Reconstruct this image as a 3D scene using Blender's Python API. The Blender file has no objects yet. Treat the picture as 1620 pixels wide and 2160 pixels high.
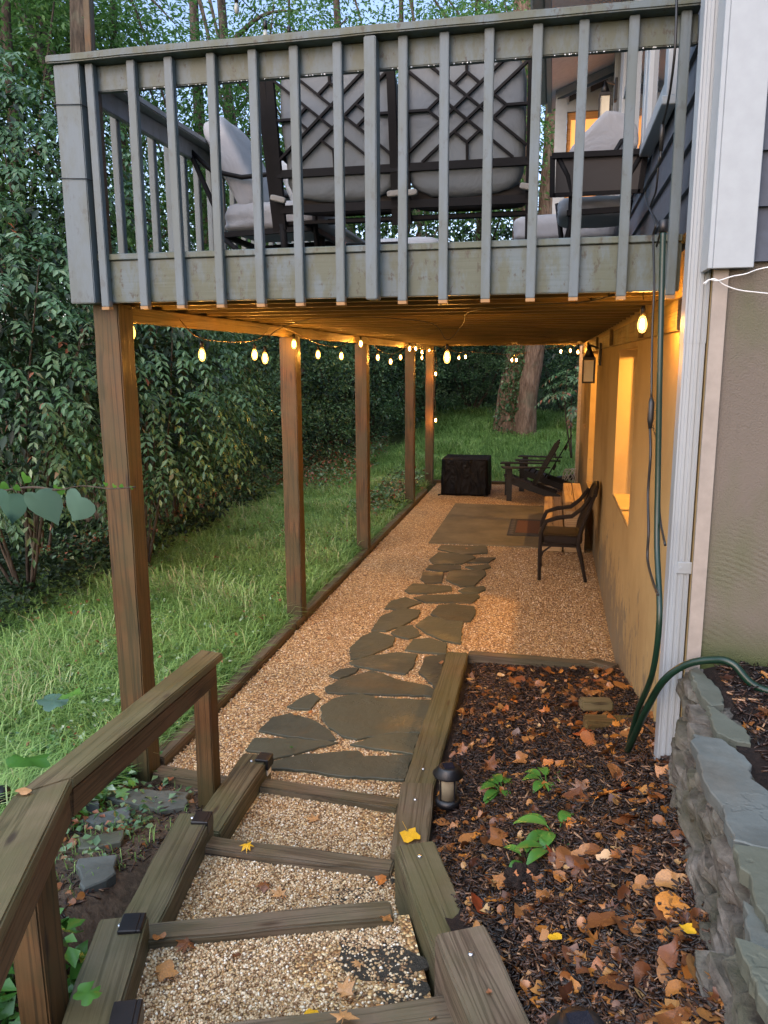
import bpy, bmesh, math, random
import numpy as np
from mathutils import Vector, Matrix, noise, Euler
R = math.radians
random.seed(7); rng = np.random.default_rng(7)

# ------------------------------------------------------------------ camera, world, light, exposure
scene = bpy.context.scene
CAM_H = 2.2
YAW, PIT, ROL, FPX = R(11.8895), R(10.746), R(-0.2664), 1667.6
def _world(v):
    X, U, D = v
    c, s = math.cos(ROL), math.sin(ROL); x = c*X - s*U; u = s*X + c*U
    c, s = math.cos(PIT), math.sin(PIT); y = c*D + u*s; z = -s*D + u*c
    c, s = math.cos(YAW), math.sin(YAW)
    return Vector((c*x - s*y, s*x + c*y, z))
rt, upv, fw = _world((1,0,0)), _world((0,1,0)), _world((0,0,1))
cam = bpy.data.cameras.new('camera'); camo = bpy.data.objects.new('camera', cam)
scene.collection.objects.link(camo); scene.camera = camo
cam.sensor_fit = 'HORIZONTAL'; cam.sensor_width = 36; cam.lens = FPX/1620*36
cam.clip_start = 0.05; cam.clip_end = 400
m = Matrix((rt, upv, -fw)).transposed().to_4x4(); m.translation = (0, 0, CAM_H); camo.matrix_world = m
def at(px, py, **k):
    """point of the photograph (1620 x 2160) carried onto a real plane x=, y= or z= of the place"""
    d = _world(((px-810)/FPX, -(py-1080)/FPX, 1)); (a, v), = k.items(); i = 'xyz'.index(a)
    o = Vector((0, 0, CAM_H)); return o + d*((v-o[i])/d[i])

SUN_E, SUN_R = R(28), R(200)
world = bpy.data.worlds.new('World'); scene.world = world; world.use_nodes = True
wn = world.node_tree.nodes; wl = world.node_tree.links
bg = wn['Background']; sky = wn.new('ShaderNodeTexSky'); sky.sky_type = 'NISHITA'; sky.sun_disc = False
sky.sun_elevation = SUN_E; sky.sun_rotation = SUN_R; sky.altitude = 100; sky.air_density = 1.0; sky.dust_density = 2.0; sky.ozone_density = 2.0
mxs = wn.new('ShaderNodeMix'); mxs.data_type = 'RGBA'; mxs.blend_type = 'MULTIPLY'; mxs.inputs[0].default_value = 1; mxs.inputs[7].default_value = (1.16, 1.03, 1.06, 1)
wl.new(sky.outputs[0], mxs.inputs[6]); wl.new(mxs.outputs[2], bg.inputs['Color']); bg.inputs['Strength'].default_value = 0.13
sl = bpy.data.lights.new('sun', 'SUN'); sl.energy = 1.15; sl.angle = R(85); sl.color = (0.72, 0.90, 1.0)
so = bpy.data.objects.new('sun', sl); scene.collection.objects.link(so)
so.rotation_euler = Euler((R(16), R(-14), 0))
scene.view_settings.view_transform = 'Standard'; scene.view_settings.look = 'None'
scene.view_settings.exposure = 1.45; scene.view_settings.gamma = 1
BULB = 900.0

# ------------------------------------------------------------------ helpers
COL = scene.collection.objects
def ctx(**k): pass
def tag(o, label=None, cat=None, group=None, kind=None):
    if label: o['label'] = label
    if cat: o['category'] = cat
    if group: o['group'] = group
    if kind: o['kind'] = kind
    return o
def thing(name, label, cat, loc=(0,0,0), group=None):
    o = bpy.data.objects.new(name, None); COL.link(o); o.location = loc; o.empty_display_size = .1
    return tag(o, label, cat, group)
def link(name, me, mat=None, parent=None, mw=None, label=None):
    o = bpy.data.objects.new(name, me); COL.link(o)
    if mat is not None and len(me.materials) == 0: me.materials.append(mat)
    if mw is not None: o.matrix_basis = mw
    if parent is not None:
        o.parent = parent; o.matrix_parent_inverse = parent.matrix_basis.inverted()
    if label: o['label'] = label
    return o
class MB:
    def __init__(s): s.bm = bmesh.new()
    def box(s, c, size, rot=None, bev=0):
        b = bmesh.new(); bmesh.ops.create_cube(b, size=1)
        bmesh.ops.scale(b, vec=size, verts=b.verts)
        if bev: bmesh.ops.bevel(b, geom=b.edges[:], offset=bev, segments=1, affect='EDGES')
        M = Matrix.Translation(c) @ (rot.to_4x4() if rot is not None else Matrix())
        bmesh.ops.transform(b, matrix=M, verts=b.verts); s.merge(b); return s
    def box2(s, a, b_, bev=0):
        a, b_ = Vector(a), Vector(b_); d = b_-a
        return s.box((a+b_)/2, [abs(v) for v in d], bev=bev)
    def merge(s, b):
        me = bpy.data.meshes.new('t'); b.to_mesh(me); b.free(); s.bm.from_mesh(me); bpy.data.meshes.remove(me)
    def bar(s, p0, p1, w, h=None, up=(0,0,1), bev=0):
        p0, p1 = Vector(p0), Vector(p1); h = h or w; d = p1-p0; L = d.length; X = d/L
        Y = Vector(up).cross(X)
        if Y.length < 1e-4: Y = Vector((0,1,0)).cross(X)
        Y.normalize(); Z = X.cross(Y)
        return s.box((p0+p1)/2, (L, w, h), Matrix((X, Y, Z)).transposed(), bev)
    def tube(s, pts, r, n=8, cap=True):
        pts = [Vector(p) for p in pts]; rs = r if hasattr(r, '__len__') else [r]*len(pts)
        rings = []; N = None
        for i, p in enumerate(pts):
            t = (pts[min(i+1, len(pts)-1)] - pts[max(i-1, 0)]).normalized()
            if N is None: N = t.orthogonal().normalized()
            else:
                N = N - t*N.dot(t); N = N.normalized() if N.length > 1e-5 else t.orthogonal().normalized()
            B = t.cross(N)
            rings.append([s.bm.verts.new(p + (N*math.cos(a)+B*math.sin(a))*rs[i]) for a in [2*math.pi*k/n for k in range(n)]])
        for a, b in zip(rings, rings[1:]):
            for k in range(n): s.bm.faces.new((a[k], a[(k+1)%n], b[(k+1)%n], b[k])).smooth = True
        if cap:
            s.bm.faces.new(rings[0][::-1]); s.bm.faces.new(rings[-1])
        return s
    def lathe(s, prof, c=(0,0,0), n=16, smooth=True, M=None):
        c = Vector(c); M = M or Matrix()
        rings = [[s.bm.verts.new(c + M @ Vector((r*math.cos(2*math.pi*k/n), r*math.sin(2*math.pi*k/n), z))) for k in range(n)] for r, z in prof]
        for a, b in zip(rings, rings[1:]):
            for k in range(n): s.bm.faces.new((a[k], a[(k+1)%n], b[(k+1)%n], b[k])).smooth = smooth
        s.bm.faces.new(rings[0][::-1]); s.bm.faces.new(rings[-1]); return s
    def prism(s, poly, z0, z1, bev=0):
        b = bmesh.new(); lo = [b.verts.new((p[0], p[1], z0)) for p in poly]; hi = [b.verts.new((p[0], p[1], z1)) for p in poly]
        n = len(poly); b.faces.new(lo[::-1]); b.faces.new(hi)
        for k in range(n): b.faces.new((lo[k], lo[(k+1)%n], hi[(k+1)%n], hi[k]))
        bmesh.ops.recalc_face_normals(b, faces=b.faces)
        if bev: bmesh.ops.bevel(b, geom=[e for e in b.edges if all(v.co.z > (z0+z1)/2 for v in e.verts)], offset=bev, segments=1, affect='EDGES')
        s.merge(b); return s
    def build(s, name, mat, parent=None, mw=None, label=None, smooth=None):
        me = bpy.data.meshes.new(name); s.bm.normal_update(); s.bm.to_mesh(me); s.bm.free()
        if smooth: me.polygons.foreach_set('use_smooth', [True]*len(me.polygons))
        return link(name, me, mat, parent, mw, label)
def beam(name, p0, p1, w, h, mat, parent=None, up=(0,0,1), bev=.004, warp=0, label=None):
    """one timber: mesh along its local X so that the grain follows it"""
    p0, p1 = Vector(p0), Vector(p1); d = p1-p0; L = d.length; X = d/L; Y = Vector(up).cross(X)
    if Y.length < 1e-4: Y = Vector((0,1,0)).cross(X)
    Y.normalize(); Z = X.cross(Y); mw = Matrix((X, Y, Z)).transposed().to_4x4(); mw.translation = (p0+p1)/2
    b = bmesh.new(); bmesh.ops.create_cube(b, size=1); bmesh.ops.scale(b, vec=(L, w, h), verts=b.verts)
    if warp:
        bmesh.ops.bisect_plane  # grain wobble on the long edges
        es = [e for e in b.edges if abs(e.verts[0].co.x-e.verts[1].co.x) > L*.5]
        bmesh.ops.subdivide_edges(b, edges=es, cuts=max(3, int(L/.09)), use_grid_fill=True)
    if bev:
        bmesh.ops.bevel(b, geom=[e for e in b.edges if e.calc_face_angle(0) > .5], offset=bev, segments=2, affect='EDGES')
    if warp:
        o = Vector((random.random()*50, 0, 0))
        for v in b.verts:
            q = v.co*Vector((5, 9, 9)) + o
            v.co += Vector((0, noise.noise(q)*warp, noise.noise(q+Vector((9,4,2)))*warp))
    me = bpy.data.meshes.new(name); b.to_mesh(me); b.free()
    return link(name, me, mat, parent, mw, label)
def mesh_np(name, V, F, tint=None):
    me = bpy.data.meshes.new(name); V = np.asarray(V, np.float32); F = np.asarray(F, np.int32); k = F.shape[1]
    me.vertices.add(len(V)); me.vertices.foreach_set('co', V.ravel())
    me.loops.add(F.size); me.loops.foreach_set('vertex_index', F.ravel())
    me.polygons.add(len(F)); me.polygons.foreach_set('loop_start', np.arange(0, F.size, k, dtype=np.int32))
    me.polygons.foreach_set('loop_total', np.full(len(F), k, np.int32))
    if tint is not None:
        a = me.attributes.new('tint', 'FLOAT', 'FACE'); a.data.foreach_set('value', np.asarray(tint, np.float32))
    me.update(calc_edges=True); return me
def sstep(a, b, x):
    t = min(1, max(0, (x-a)/(b-a))); return t*t*(3-2*t)

# ------------------------------------------------------------------ materials
class NT:
    def __init__(s, name, rough=.6, spec=.5, metal=0):
        s.m = bpy.data.materials.new(name); s.m.use_nodes = True; s.n = s.m.node_tree.nodes; s.l = s.m.node_tree.links
        s.b = s.n['Principled BSDF']; s.b.inputs['Roughness'].default_value = rough
        s.b.inputs['Specular IOR Level'].default_value = spec; s.b.inputs['Metallic'].default_value = metal; s._tc = None
    def set(s, i, v):
        if hasattr(v, 'links') or isinstance(v, bpy.types.NodeSocket): s.l.new(v, i)
        else: i.default_value = v if not isinstance(v, tuple) or len(v) == 4 or i.type == 'VECTOR' else (*v, 1)
    def coord(s, kind='Object', scale=(1,1,1), rnd=False, loc=(0,0,0)):
        tc = s.n.new('ShaderNodeTexCoord'); mp = s.n.new('ShaderNodeMapping'); mp.inputs['Scale'].default_value = scale
        mp.inputs['Location'].default_value = loc
        out = tc.outputs[kind]
        if kind == 'World':
            pass
        if rnd:
            oi = s.n.new('ShaderNodeObjectInfo'); mu = s.n.new('ShaderNodeMath'); mu.operation = 'MULTIPLY'; mu.inputs[1].default_value = 37.
            s.l.new(oi.outputs['Random'], mu.inputs[0]); ad = s.n.new('ShaderNodeVectorMath'); ad.operation = 'ADD'
            s.l.new(out, ad.inputs[0]); s.l.new(mu.outputs[0], ad.inputs[1]); out = ad.outputs[0]
        s.l.new(out, mp.inputs['Vector']); return mp.outputs[0]
    def pos(s, scale=(1,1,1)):
        g = s.n.new('ShaderNodeNewGeometry'); mp = s.n.new('ShaderNodeMapping'); mp.inputs['Scale'].default_value = scale
        s.l.new(g.outputs['Position'], mp.inputs['Vector']); return mp.outputs[0]
    def noise(s, vec, scale=5, detail=4, rough=.55, dist=0, col=False):
        t = s.n.new('ShaderNodeTexNoise'); s.l.new(vec, t.inputs['Vector']); t.inputs['Scale'].default_value = scale
        t.inputs['Detail'].default_value = detail; t.inputs['Roughness'].default_value = rough; t.inputs['Distortion'].default_value = dist
        return t.outputs['Color' if col else 'Fac']
    def voro(s, vec, scale=5, feat='F1', out='Distance', rand=1):
        t = s.n.new('ShaderNodeTexVoronoi'); t.feature = feat; s.l.new(vec, t.inputs['Vector']); t.inputs['Scale'].default_value = scale
        t.inputs['Randomness'].default_value = rand; return t.outputs[out]
    def ramp(s, fac, stops, const=False):
        r = s.n.new('ShaderNodeValToRGB'); s.l.new(fac, r.inputs['Fac']); e = r.color_ramp.elements
        if const: r.color_ramp.interpolation = 'CONSTANT'
        while len(e) < len(stops): e.new(0.5)
        for i, (p, c) in enumerate(stops):
            e[i].position = p; e[i].color = (c, c, c, 1) if not isinstance(c, tuple) else (*c, 1)
        return r.outputs['Color']
    def mix(s, f, a, b, mode='MIX'):
        x = s.n.new('ShaderNodeMix'); x.data_type = 'RGBA'; x.blend_type = mode
        s.set(x.inputs[0], f); s.set(x.inputs[6], a); s.set(x.inputs[7], b); return x.outputs[2]
    def math(s, op, a, b=0.):
        x = s.n.new('ShaderNodeMath'); x.operation = op; s.set(x.inputs[0], a); s.set(x.inputs[1], b); return x.outputs[0]
    def attr(s, name):
        a = s.n.new('ShaderNodeAttribute'); a.attribute_name = name; return a.outputs['Fac']
    def rnd(s): return s.n.new('ShaderNodeObjectInfo').outputs['Random']
    def sep(s, v, i):
        x = s.n.new('ShaderNodeSeparateXYZ'); s.l.new(v, x.inputs[0]); return x.outputs[i]
    def col(s, c): s.set(s.b.inputs['Base Color'], c); return s
    def rough(s, c): s.set(s.b.inputs['Roughness'], c); return s
    def bump(s, h, st=.5, d=.01):
        b = s.n.new('ShaderNodeBump'); b.inputs['Strength'].default_value = st; b.inputs['Distance'].default_value = d
        s.l.new(h, b.inputs['Height']); s.l.new(b.outputs[0], s.b.inputs['Normal']); return s

def plain(name, c, rough=.5, metal=0, vary=.12, scale=20, bump=.15, spec=.5):
    t = NT(name, rough, spec, metal); v = t.coord('Object', rnd=True); n = t.noise(v, scale, 5)
    lo = tuple(x*(1-vary) for x in c); hi = tuple(min(1, x*(1+vary)) for x in c)
    t.col(t.ramp(n, [(.3, lo), (.7, hi)])); t.bump(t.noise(v, scale*4, 3), bump, .002); return t.m
def wood(name, dark, mid, light, green=.0, rough=.62, gc=(.085,.095,.03), fine=1., contrast=1., greenz=False):
    t = NT(name, rough, .35)
    v = t.coord('Object', (1,1,1), rnd=True)
    mp = t.coord('Object', (.42, 15, 15), rnd=True)
    big = t.noise(mp, 1.0, 3, .5, .9)
    rings = t.math('FRACT', t.math('MULTIPLY', big, 6.5))           # cathedral grain lines
    rings = t.ramp(rings, [(0, 0.05), (.25, .9), (.72, .75), (1, 0.)])
    mp2 = t.coord('Object', (3, 120*fine, 120*fine), rnd=True)
    fib = t.noise(mp2, 1, 4, .6)
    f = t.mix(.42, rings, fib); base = t.ramp(f, [(.12, dark), (.45, mid), (.85, light)])
    blot = t.noise(v, 3.2, 5, .6); base = t.mix(t.ramp(blot, [(.3, .55), (.7, .0)]), base, dark)
    if green:
        g = t.noise(t.pos((1.3,1.3,1.0)), 2.2, 5, .65); gm = t.ramp(g, [(.36, 0.), (.56, green)])
        base = t.mix(gm, base, gc)
    if greenz:
        z = t.sep(t.pos(), 2); base = t.mix(t.ramp(t.math('ADD', z, t.math('MULTIPLY', blot, .25)), [(.15, .75), (.5, .0)]), base, gc)
    # a few knots and drying checks
    kn = t.voro(t.coord('Object', (2.2, 9, 9), rnd=True), 1.0); base = t.mix(t.ramp(kn, [(.05, .85), (.13, 0.)]), base, (.03,.018,.01))
    ck = t.noise(t.coord('Object', (1.1, 55, 55), rnd=True), 1.0, 2, .4); ckm = t.ramp(ck, [(.27, .85), (.315, 0.)])
    base = t.mix(ckm, base, (.02,.014,.01))
    t.col(base); t.rough(t.ramp(blot, [(.3, rough-.18), (.7, rough+.1)]))
    h = t.mix(.5, f, fib); h = t.mix(ckm, h, (0,0,0)); t.bump(h, .55, .004); return t.m

M_post = wood('treated_post_wood', (.022,.010,.004), (.090,.041,.014), (.165,.080,.028), green=.55, greenz=True, gc=(.040,.042,.017))
M_timber = wood('landscape_timber_wood', (.032,.025,.014), (.095,.077,.042), (.16,.132,.078), green=.55, gc=(.065,.066,.024))
M_timber2 = wood('grey_brown_timber_wood', (.04,.027,.018), (.115,.082,.055), (.19,.145,.10), green=.4, gc=(.06,.065,.028))
M_rail = wood('handrail_wood', (.045,.030,.014), (.125,.092,.045), (.20,.152,.082), green=.5, gc=(.09,.088,.03))
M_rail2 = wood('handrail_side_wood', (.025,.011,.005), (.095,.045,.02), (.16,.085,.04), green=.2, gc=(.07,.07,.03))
M_joist = wood('joist_wood', (.04,.023,.009), (.13,.078,.028), (.21,.135,.05), green=.5, gc=(.06,.055,.012))
M_step = wood('pine_step_wood', (.22,.13,.06), (.38,.25,.12), (.5,.35,.18))
M_orange = wood('orange_cedar', (.25,.10,.02), (.45,.2,.05), (.6,.3,.09))
def painted(name, c, algae, rough=.5):
    t = NT(name, rough, .4); v = t.coord('Object', (1,1,1), rnd=True)
    g = t.noise(t.coord('Object', (1.2, 60, 60), rnd=True), 1, 4, .6)
    base = t.mix(t.ramp(g, [(.3, .0), (.75, .35)]), c, tuple(x*.78 for x in c))
    st = t.noise(t.pos((4, 4, 1.6)), 2.0, 6, .7)
    base = t.mix(t.ramp(st, [(.42, 0.), (.56, algae)]), base, (.062,.070,.034))
    dk = t.noise(t.pos((9,9,5)), 3.0, 5, .7); base = t.mix(t.ramp(dk, [(.57, 0.), (.64, algae)]), base, (.035,.028,.018))
    t.col(base); t.bump(g, .4, .003); return t.m
M_paint = painted('grey_rail_paint', (.098,.132,.152), .3)
M_fascia = painted('grey_fascia_paint', (.085,.118,.13), .75)
M_skylitpaint = painted('skylight_tinted_rail_paint', (.27,.27,.275), .2)  # rail paint lightened: skylight on the left rail painted into the colour
M_raw = plain('bare_cut_end', (.30,.17,.07), .7)

def stucco(name, base, arcs, green, drip=False):
    t = NT(name, .85, .25); p = t.pos(); n = t.noise(p, 1.6, 6, .6)
    c = t.mix(t.ramp(n, [(.3, .0), (.7, .5)]), base, tuple(x*.72 for x in base))
    fine = t.noise(p, 160, 3)
    if arcs:
        wv = t.pos((1, .02, 1)); wob = t.noise(wv, 2.5, 3, col=True); q = t.n.new('ShaderNodeMix'); q.data_type='VECTOR'
        q.inputs[0].default_value = .035; t.l.new(wv, q.inputs[4]); t.l.new(wob, q.inputs[5])
        d = t.voro(q.outputs[1], 1.15, rand=.9); s = t.math('SINE', t.math('MULTIPLY', d, 300.)); brk = t.noise(p, 6, 4)
        s = t.math('MULTIPLY', s, t.math('MULTIPLY', t.ramp(brk, [(.42, 0.), (.6, 1.)]), t.ramp(t.noise(p, 2.3, 3), [(.4, .1), (.62, 1.)])))
        c = t.mix(t.math('ADD', t.math('MULTIPLY', s, .05), .05), c, (.05,.042,.033)); h = t.math('ADD', t.math('MULTIPLY', s, .16), t.math('MULTIPLY', fine, .9)); bst = .8
    else:
        h = t.math('ADD', t.math('MULTIPLY', n, 2.), t.math('MULTIPLY', fine, .6)); bst = .5
    if green:
        g = t.noise(t.pos((2.2, 2.2, 1.1)), 1.5, 5, .6)
        c = t.mix(t.ramp(g, [(.48, 0.), (.68, .5)]), c, (.085,.10,.045))
        z = t.sep(p, 2); c = t.mix(t.ramp(t.math('ADD', t.math('SUBTRACT', z, 1.1), t.math('MULTIPLY', t.math('SUBTRACT', n, .5), .25)), [(.02, .92), (.22, 0.)]), c, (.045,.065,.015))
    if drip:
        z = t.sep(p, 2); s_ = t.noise(t.pos((9, 9, .9)), 1.6, 5, .6)
        msk = t.math('SUBTRACT', s_, t.math('MULTIPLY', z, .28)); c = t.mix(t.ramp(msk, [(.40, 0.), (.56, .5)]), c, (.16,.13,.085))
        bl = t.noise(t.pos((3,3,2)), 2.2, 5, .7); msk = t.math('SUBTRACT', bl, t.math('MULTIPLY', z, .35)); c = t.mix(t.ramp(msk, [(.31, 0.), (.38, .75)]), c, (.13,.115,.085)); pt = t.noise(p, 1.1, 5, .65); c = t.mix(t.ramp(pt, [(.45, 0.), (.65, .55)]), c, (.24,.15,.06))
    t.col(c); t.bump(h, bst, .006); return t.m
M_stucco_side = stucco('tan_stucco_under_deck', (.40,.285,.125), False, False, drip=True)
M_stucco_front = stucco('swirled_grey_tan_stucco', (.155,.132,.108), True, True)
M_white = plain('white_trim_paint', (.29,.325,.345), .4, vary=.05, bump=.05)
M_spout = plain('white_metal_downspout', (.30,.335,.36), .32, vary=.04, bump=.02, scale=3)
M_siding = plain('slate_blue_siding', (.038,.048,.068), .6, vary=.18, scale=30)
M_sidingU = plain('grey_siding_side', (.085,.095,.115), .6, vary=.15, scale=30)
M_beige = plain('beige_soffit', (.85,.82,.84), .7, vary=.06)
M_black = plain('black_metal', (.005,.005,.006), .42, vary=.3)
M_frame = plain('dark_bronze_frame', (.0035,.003,.0035), .7, spec=.2, vary=.3)
M_adir = plain('black_plastic_wood', (.004,.0045,.005), .6, vary=.25)
M_wicker = None
def wicker():
    t = NT('brown_wicker', .5, .4); v = t.coord('Object'); a = t.n.new('ShaderNodeTexWave'); a.inputs['Scale'].default_value = 55; t.l.new(v, a.inputs['Vector'])
    b = t.n.new('ShaderNodeTexWave'); b.bands_direction = 'Z'; b.inputs['Scale'].default_value = 55; t.l.new(v, b.inputs['Vector'])
    h = t.math('MULTIPLY', a.outputs['Fac'], b.outputs['Fac']); t.col(t.ramp(h, [(0, (.006,.004,.003)), (.6, (.04,.022,.012)), (1, (.08,.048,.028))])); t.bump(h, .8, .006); return t.m
M_wicker = wicker()
def fabric(name, c, wrinkle=.5):
    t = NT(name, .9, .2); v = t.coord('Object'); n = t.noise(v, 3.5, 4, .5, .8); t.col(t.mix(t.ramp(n, [(.3, 0.), (.7, .35)]), c, tuple(x*.8 for x in c)))
    t.bump(t.math('ADD', t.math('MULTIPLY', n, 2.), t.math('MULTIPLY', t.noise(v, 400, 2), .08)), wrinkle, .03); return t.m
M_cush = fabric('light_grey_cushion', (.255,.26,.27))
M_sling = fabric('grey_beige_sling', (.055,.05,.047), .15)
M_pattern = fabric('patterned_pillow_cloth', (.33,.35,.36), .9)
M_tie = fabric('pale_tie_cloth', (.22,.21,.19))
def vinyl():
    t = NT('black_vinyl_cover', .55, .25); v = t.coord('Object', (1,1,.35)); n = t.noise(v, 7, 4, .5, 1.2); t.b.inputs['Specular IOR Level'].default_value = .15; t.col((.0022,.0022,.003)); t.bump(n, .9, .07); return t.m
M_vinyl = vinyl()
M_hose = plain('green_hose_rubber', (.003,.019,.010), .33, vary=.2)
M_cord = plain('black_cord_rubber', (.012,.012,.012), .45)
M_wire = plain('white_wire', (.65,.65,.63), .4)
M_copper = plain('brown_light_cord', (.10,.06,.03), .5)
def gravel(name, tone=1., rough=.55):
    t = NT(name, rough, .45); p = t.pos()
    w = t.noise(p, 30, 2, col=True); q = t.n.new('ShaderNodeMix'); q.data_type='VECTOR'; q.inputs[0].default_value = .006; t.l.new(p, q.inputs[4]); t.l.new(w, q.inputs[5]); pv = q.outputs[1]
    c = t.voro(pv, 88, out='Color'); d = t.voro(pv, 88); r = t.sep(c, 0)
    cc = t.ramp(r, [(0, (.08,.04,.02)), (.18, (.17,.09,.042)), (.4, (.27,.16,.078)), (.62, (.34,.22,.115)), (.82, (.42,.30,.17)), (.94, (.62,.53,.40)), (1, (.05,.035,.025))])
    cc = t.mix(1., cc, (tone, tone*.95, tone*.76), 'MULTIPLY')
    cc = t.mix(t.ramp(d, [(.45, 0.), (.85, .8)]), cc, (.05,.032,.02))
    big = t.noise(p, 2.5, 6, .7); cc = t.mix(t.ramp(big, [(.60, 0.), (.75, .55)]), cc, (.12,.075,.045))
    t.col(cc); hh = t.math('SUBTRACT', 1., d); t.bump(t.math('ADD', hh, t.math('MULTIPLY', r, .7)), 1., .008); return t.m
M_gravel = gravel('pea_gravel', 1.75)
def pebble():
    t = NT('pebble_stones', .4, .5); r = t.attr('tint')
    t.col(t.ramp(r, [(0, (.10,.055,.028)), (.2, (.27,.155,.072)), (.45, (.43,.28,.14)), (.7, (.54,.39,.22)), (.9, (.68,.55,.37)), (1, (.80,.74,.62))])); return t.m
M_pebble = pebble()
def soil(name, c0, c1, sc=18, bump=1.):
    t = NT(name, .8, .3); p = t.pos(); n = t.noise(p, sc, 7, .7); t.col(t.ramp(n, [(.3, c0), (.7, c1)])); t.bump(n, bump, .03); return t.m
M_mulch = soil('dark_mulch', (.006,.004,.004), (.035,.020,.014), 40)
M_soil = soil('brown_soil', (.035,.025,.018), (.15,.105,.07), 24)
M_dirt = soil('dark_wet_grit', (.035,.032,.026), (.085,.075,.058), 60)
def lawn():
    t = NT('lawn_soil', .9, .2); p = t.pos(); n = t.noise(p, 1.2, 6, .6); f = t.noise(p, 40, 4)
    c = t.mix(t.ramp(n, [(.35, 0.), (.65, 1.)]), (.03,.045,.014), (.05,.085,.022)); t.col(t.mix(t.ramp(f, [(.4, 0.), (.7, .6)]), c, (.03,.022,.014))); t.bump(f, 1., .03); return t.m
M_lawn = lawn()
def slate(name, c, rust=.5, rough=.36):
    t = NT(name, rough, .5); p = t.pos(); v = t.coord('Object', rnd=True); n = t.noise(v, 5, 6, .65); r = t.rnd()
    lo = tuple(x*.7 for x in c); hi = tuple(x*1.35 for x in c); b = t.ramp(n, [(.3, lo), (.7, hi)])
    b = t.mix(t.math('MULTIPLY', r, .7), b, (.085,.088,.055)); rs = t.noise(v, 2.3, 4, .6, .6)
    b = t.mix(t.ramp(rs, [(.56, 0.), (.70, rust)]), b, (.13,.07,.02)); st = t.noise(v, 1.4, 6, .7); b = t.mix(t.ramp(st, [(.55, 0.), (.7, .5)]), b, (.035,.038,.03))
    t.col(b); lay = t.math('ADD', t.math('MULTIPLY', t.ramp(st, [(.44,0.),(.455,1.)]), .5), t.noise(v, 24, 5)); t.bump(lay, .55, .008)
    t.b.inputs['Specular IOR Level'].default_value = .3; t.rough(t.ramp(t.noise(v, 1.8, 3), [(.33, .3), (.45, rough+.12)])); return t.m
M_slate = slate('wet_flagstone', (.046,.049,.036), .3, .42)
M_slateblue = slate('blue_grey_slate', (.092,.105,.102), .14, .6)
def rockm():
    t = NT('mossy_wall_rock', .8, .3); p = t.pos(); n = t.noise(p, 9, 7, .7); g = t.noise(p, 3.2, 5, .6)
    b = t.ramp(n, [(.3, (.028,.023,.018)), (.5, (.095,.083,.068)), (.75, (.21,.19,.165))]); b = t.mix(t.ramp(g, [(.48, 0.), (.62, .45)]), b, (.055,.062,.028))
    h = t.noise(t.pos((6,6,34)), 1.6, 5, .6); b = t.mix(t.ramp(h, [(.28,.8),(.38,0.)]), b, (.015,.012,.01)); t.col(b); t.bump(t.math('ADD', n, t.math('MULTIPLY', h, .8)), .9, .012); return t.m
M_rock = rockm()
def concrete():
    t = NT('stained_concrete', .7, .3); p = t.pos(); n = t.noise(p, 2, 7, .7); t.col(t.ramp(n, [(.3, (.075,.065,.038)), (.7, (.17,.142,.085))])); t.bump(t.noise(p, 60, 4), .4, .004); return t.m
M_conc = concrete()
def bark(name, a, b):
    t = NT(name, .9, .2); v = t.coord('Object', (1,1,.22)); n = t.noise(v, 14, 6, .65, .6); w = t.voro(v, 22); h = t.mix(.5, n, w)
    lich = t.noise(t.coord('Object'), 3, 5, .6); c = t.ramp(n, [(.35, a), (.65, b)]); c = t.mix(t.ramp(lich, [(.55,0.),(.7,.5)]), c, (.12,.13,.09)); t.col(c); t.bump(h, 1., .04); return t.m
M_bark = bark('dark_bark', (.028,.022,.016), (.10,.08,.06))
M_bark2 = bark('grey_brown_bark', (.07,.045,.03), (.23,.165,.12))
def leafm(name, stops, rough=.4, tr=.25, alt=None):
    t = NT(name, rough, .45); a = t.attr('tint'); c = t.ramp(a, stops)
    t.col(c)
    tl = t.n.new('ShaderNodeBsdfTranslucent'); t.l.new(c, tl.inputs['Color']); mx = t.n.new('ShaderNodeMixShader'); mx.inputs[0].default_value = tr
    out = t.n['Material Output']; t.l.new(t.b.outputs[0], mx.inputs[1]); t.l.new(tl.outputs[0], mx.inputs[2]); t.l.new(mx.outputs[0], out.inputs['Surface']); return t.m
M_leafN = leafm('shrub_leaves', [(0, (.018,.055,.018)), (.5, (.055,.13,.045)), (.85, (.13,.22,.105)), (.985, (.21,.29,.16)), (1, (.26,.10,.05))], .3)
M_leafH = leafm('hedge_leaves', [(0, (.018,.055,.018)), (.6, (.065,.145,.055)), (.95, (.14,.24,.11)), (1, (.16,.15,.04))], .35)
M_leafC = leafm('canopy_leaves', [(0, (.035,.09,.02)), (.5, (.075,.17,.04)), (.9, (.14,.27,.07)), (1, (.22,.29,.08))], .5, .5)
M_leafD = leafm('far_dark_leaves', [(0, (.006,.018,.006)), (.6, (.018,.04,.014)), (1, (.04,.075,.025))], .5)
M_grass = leafm('grass_blades', [(0, (.085,.18,.035)), (.5, (.185,.335,.078)), (.85, (.31,.47,.145)), (.97, (.44,.54,.26)), (1, (.42,.38,.2))], .5, .4)
M_green = leafm('bright_green_leaves', [(0, (.04,.12,.018)), (.6, (.075,.21,.035)), (1, (.14,.30,.055))], .28, .3)
M_big = leafm('large_grey_green_leaf', [(0, (.05,.115,.085)), (1, (.12,.21,.165))], .18, .2)
M_variegated = leafm('pale_groundcover_leaves', [(0, (.05,.12,.03)), (.6, (.11,.22,.06)), (1, (.45,.55,.40))], .4, .2)
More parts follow.
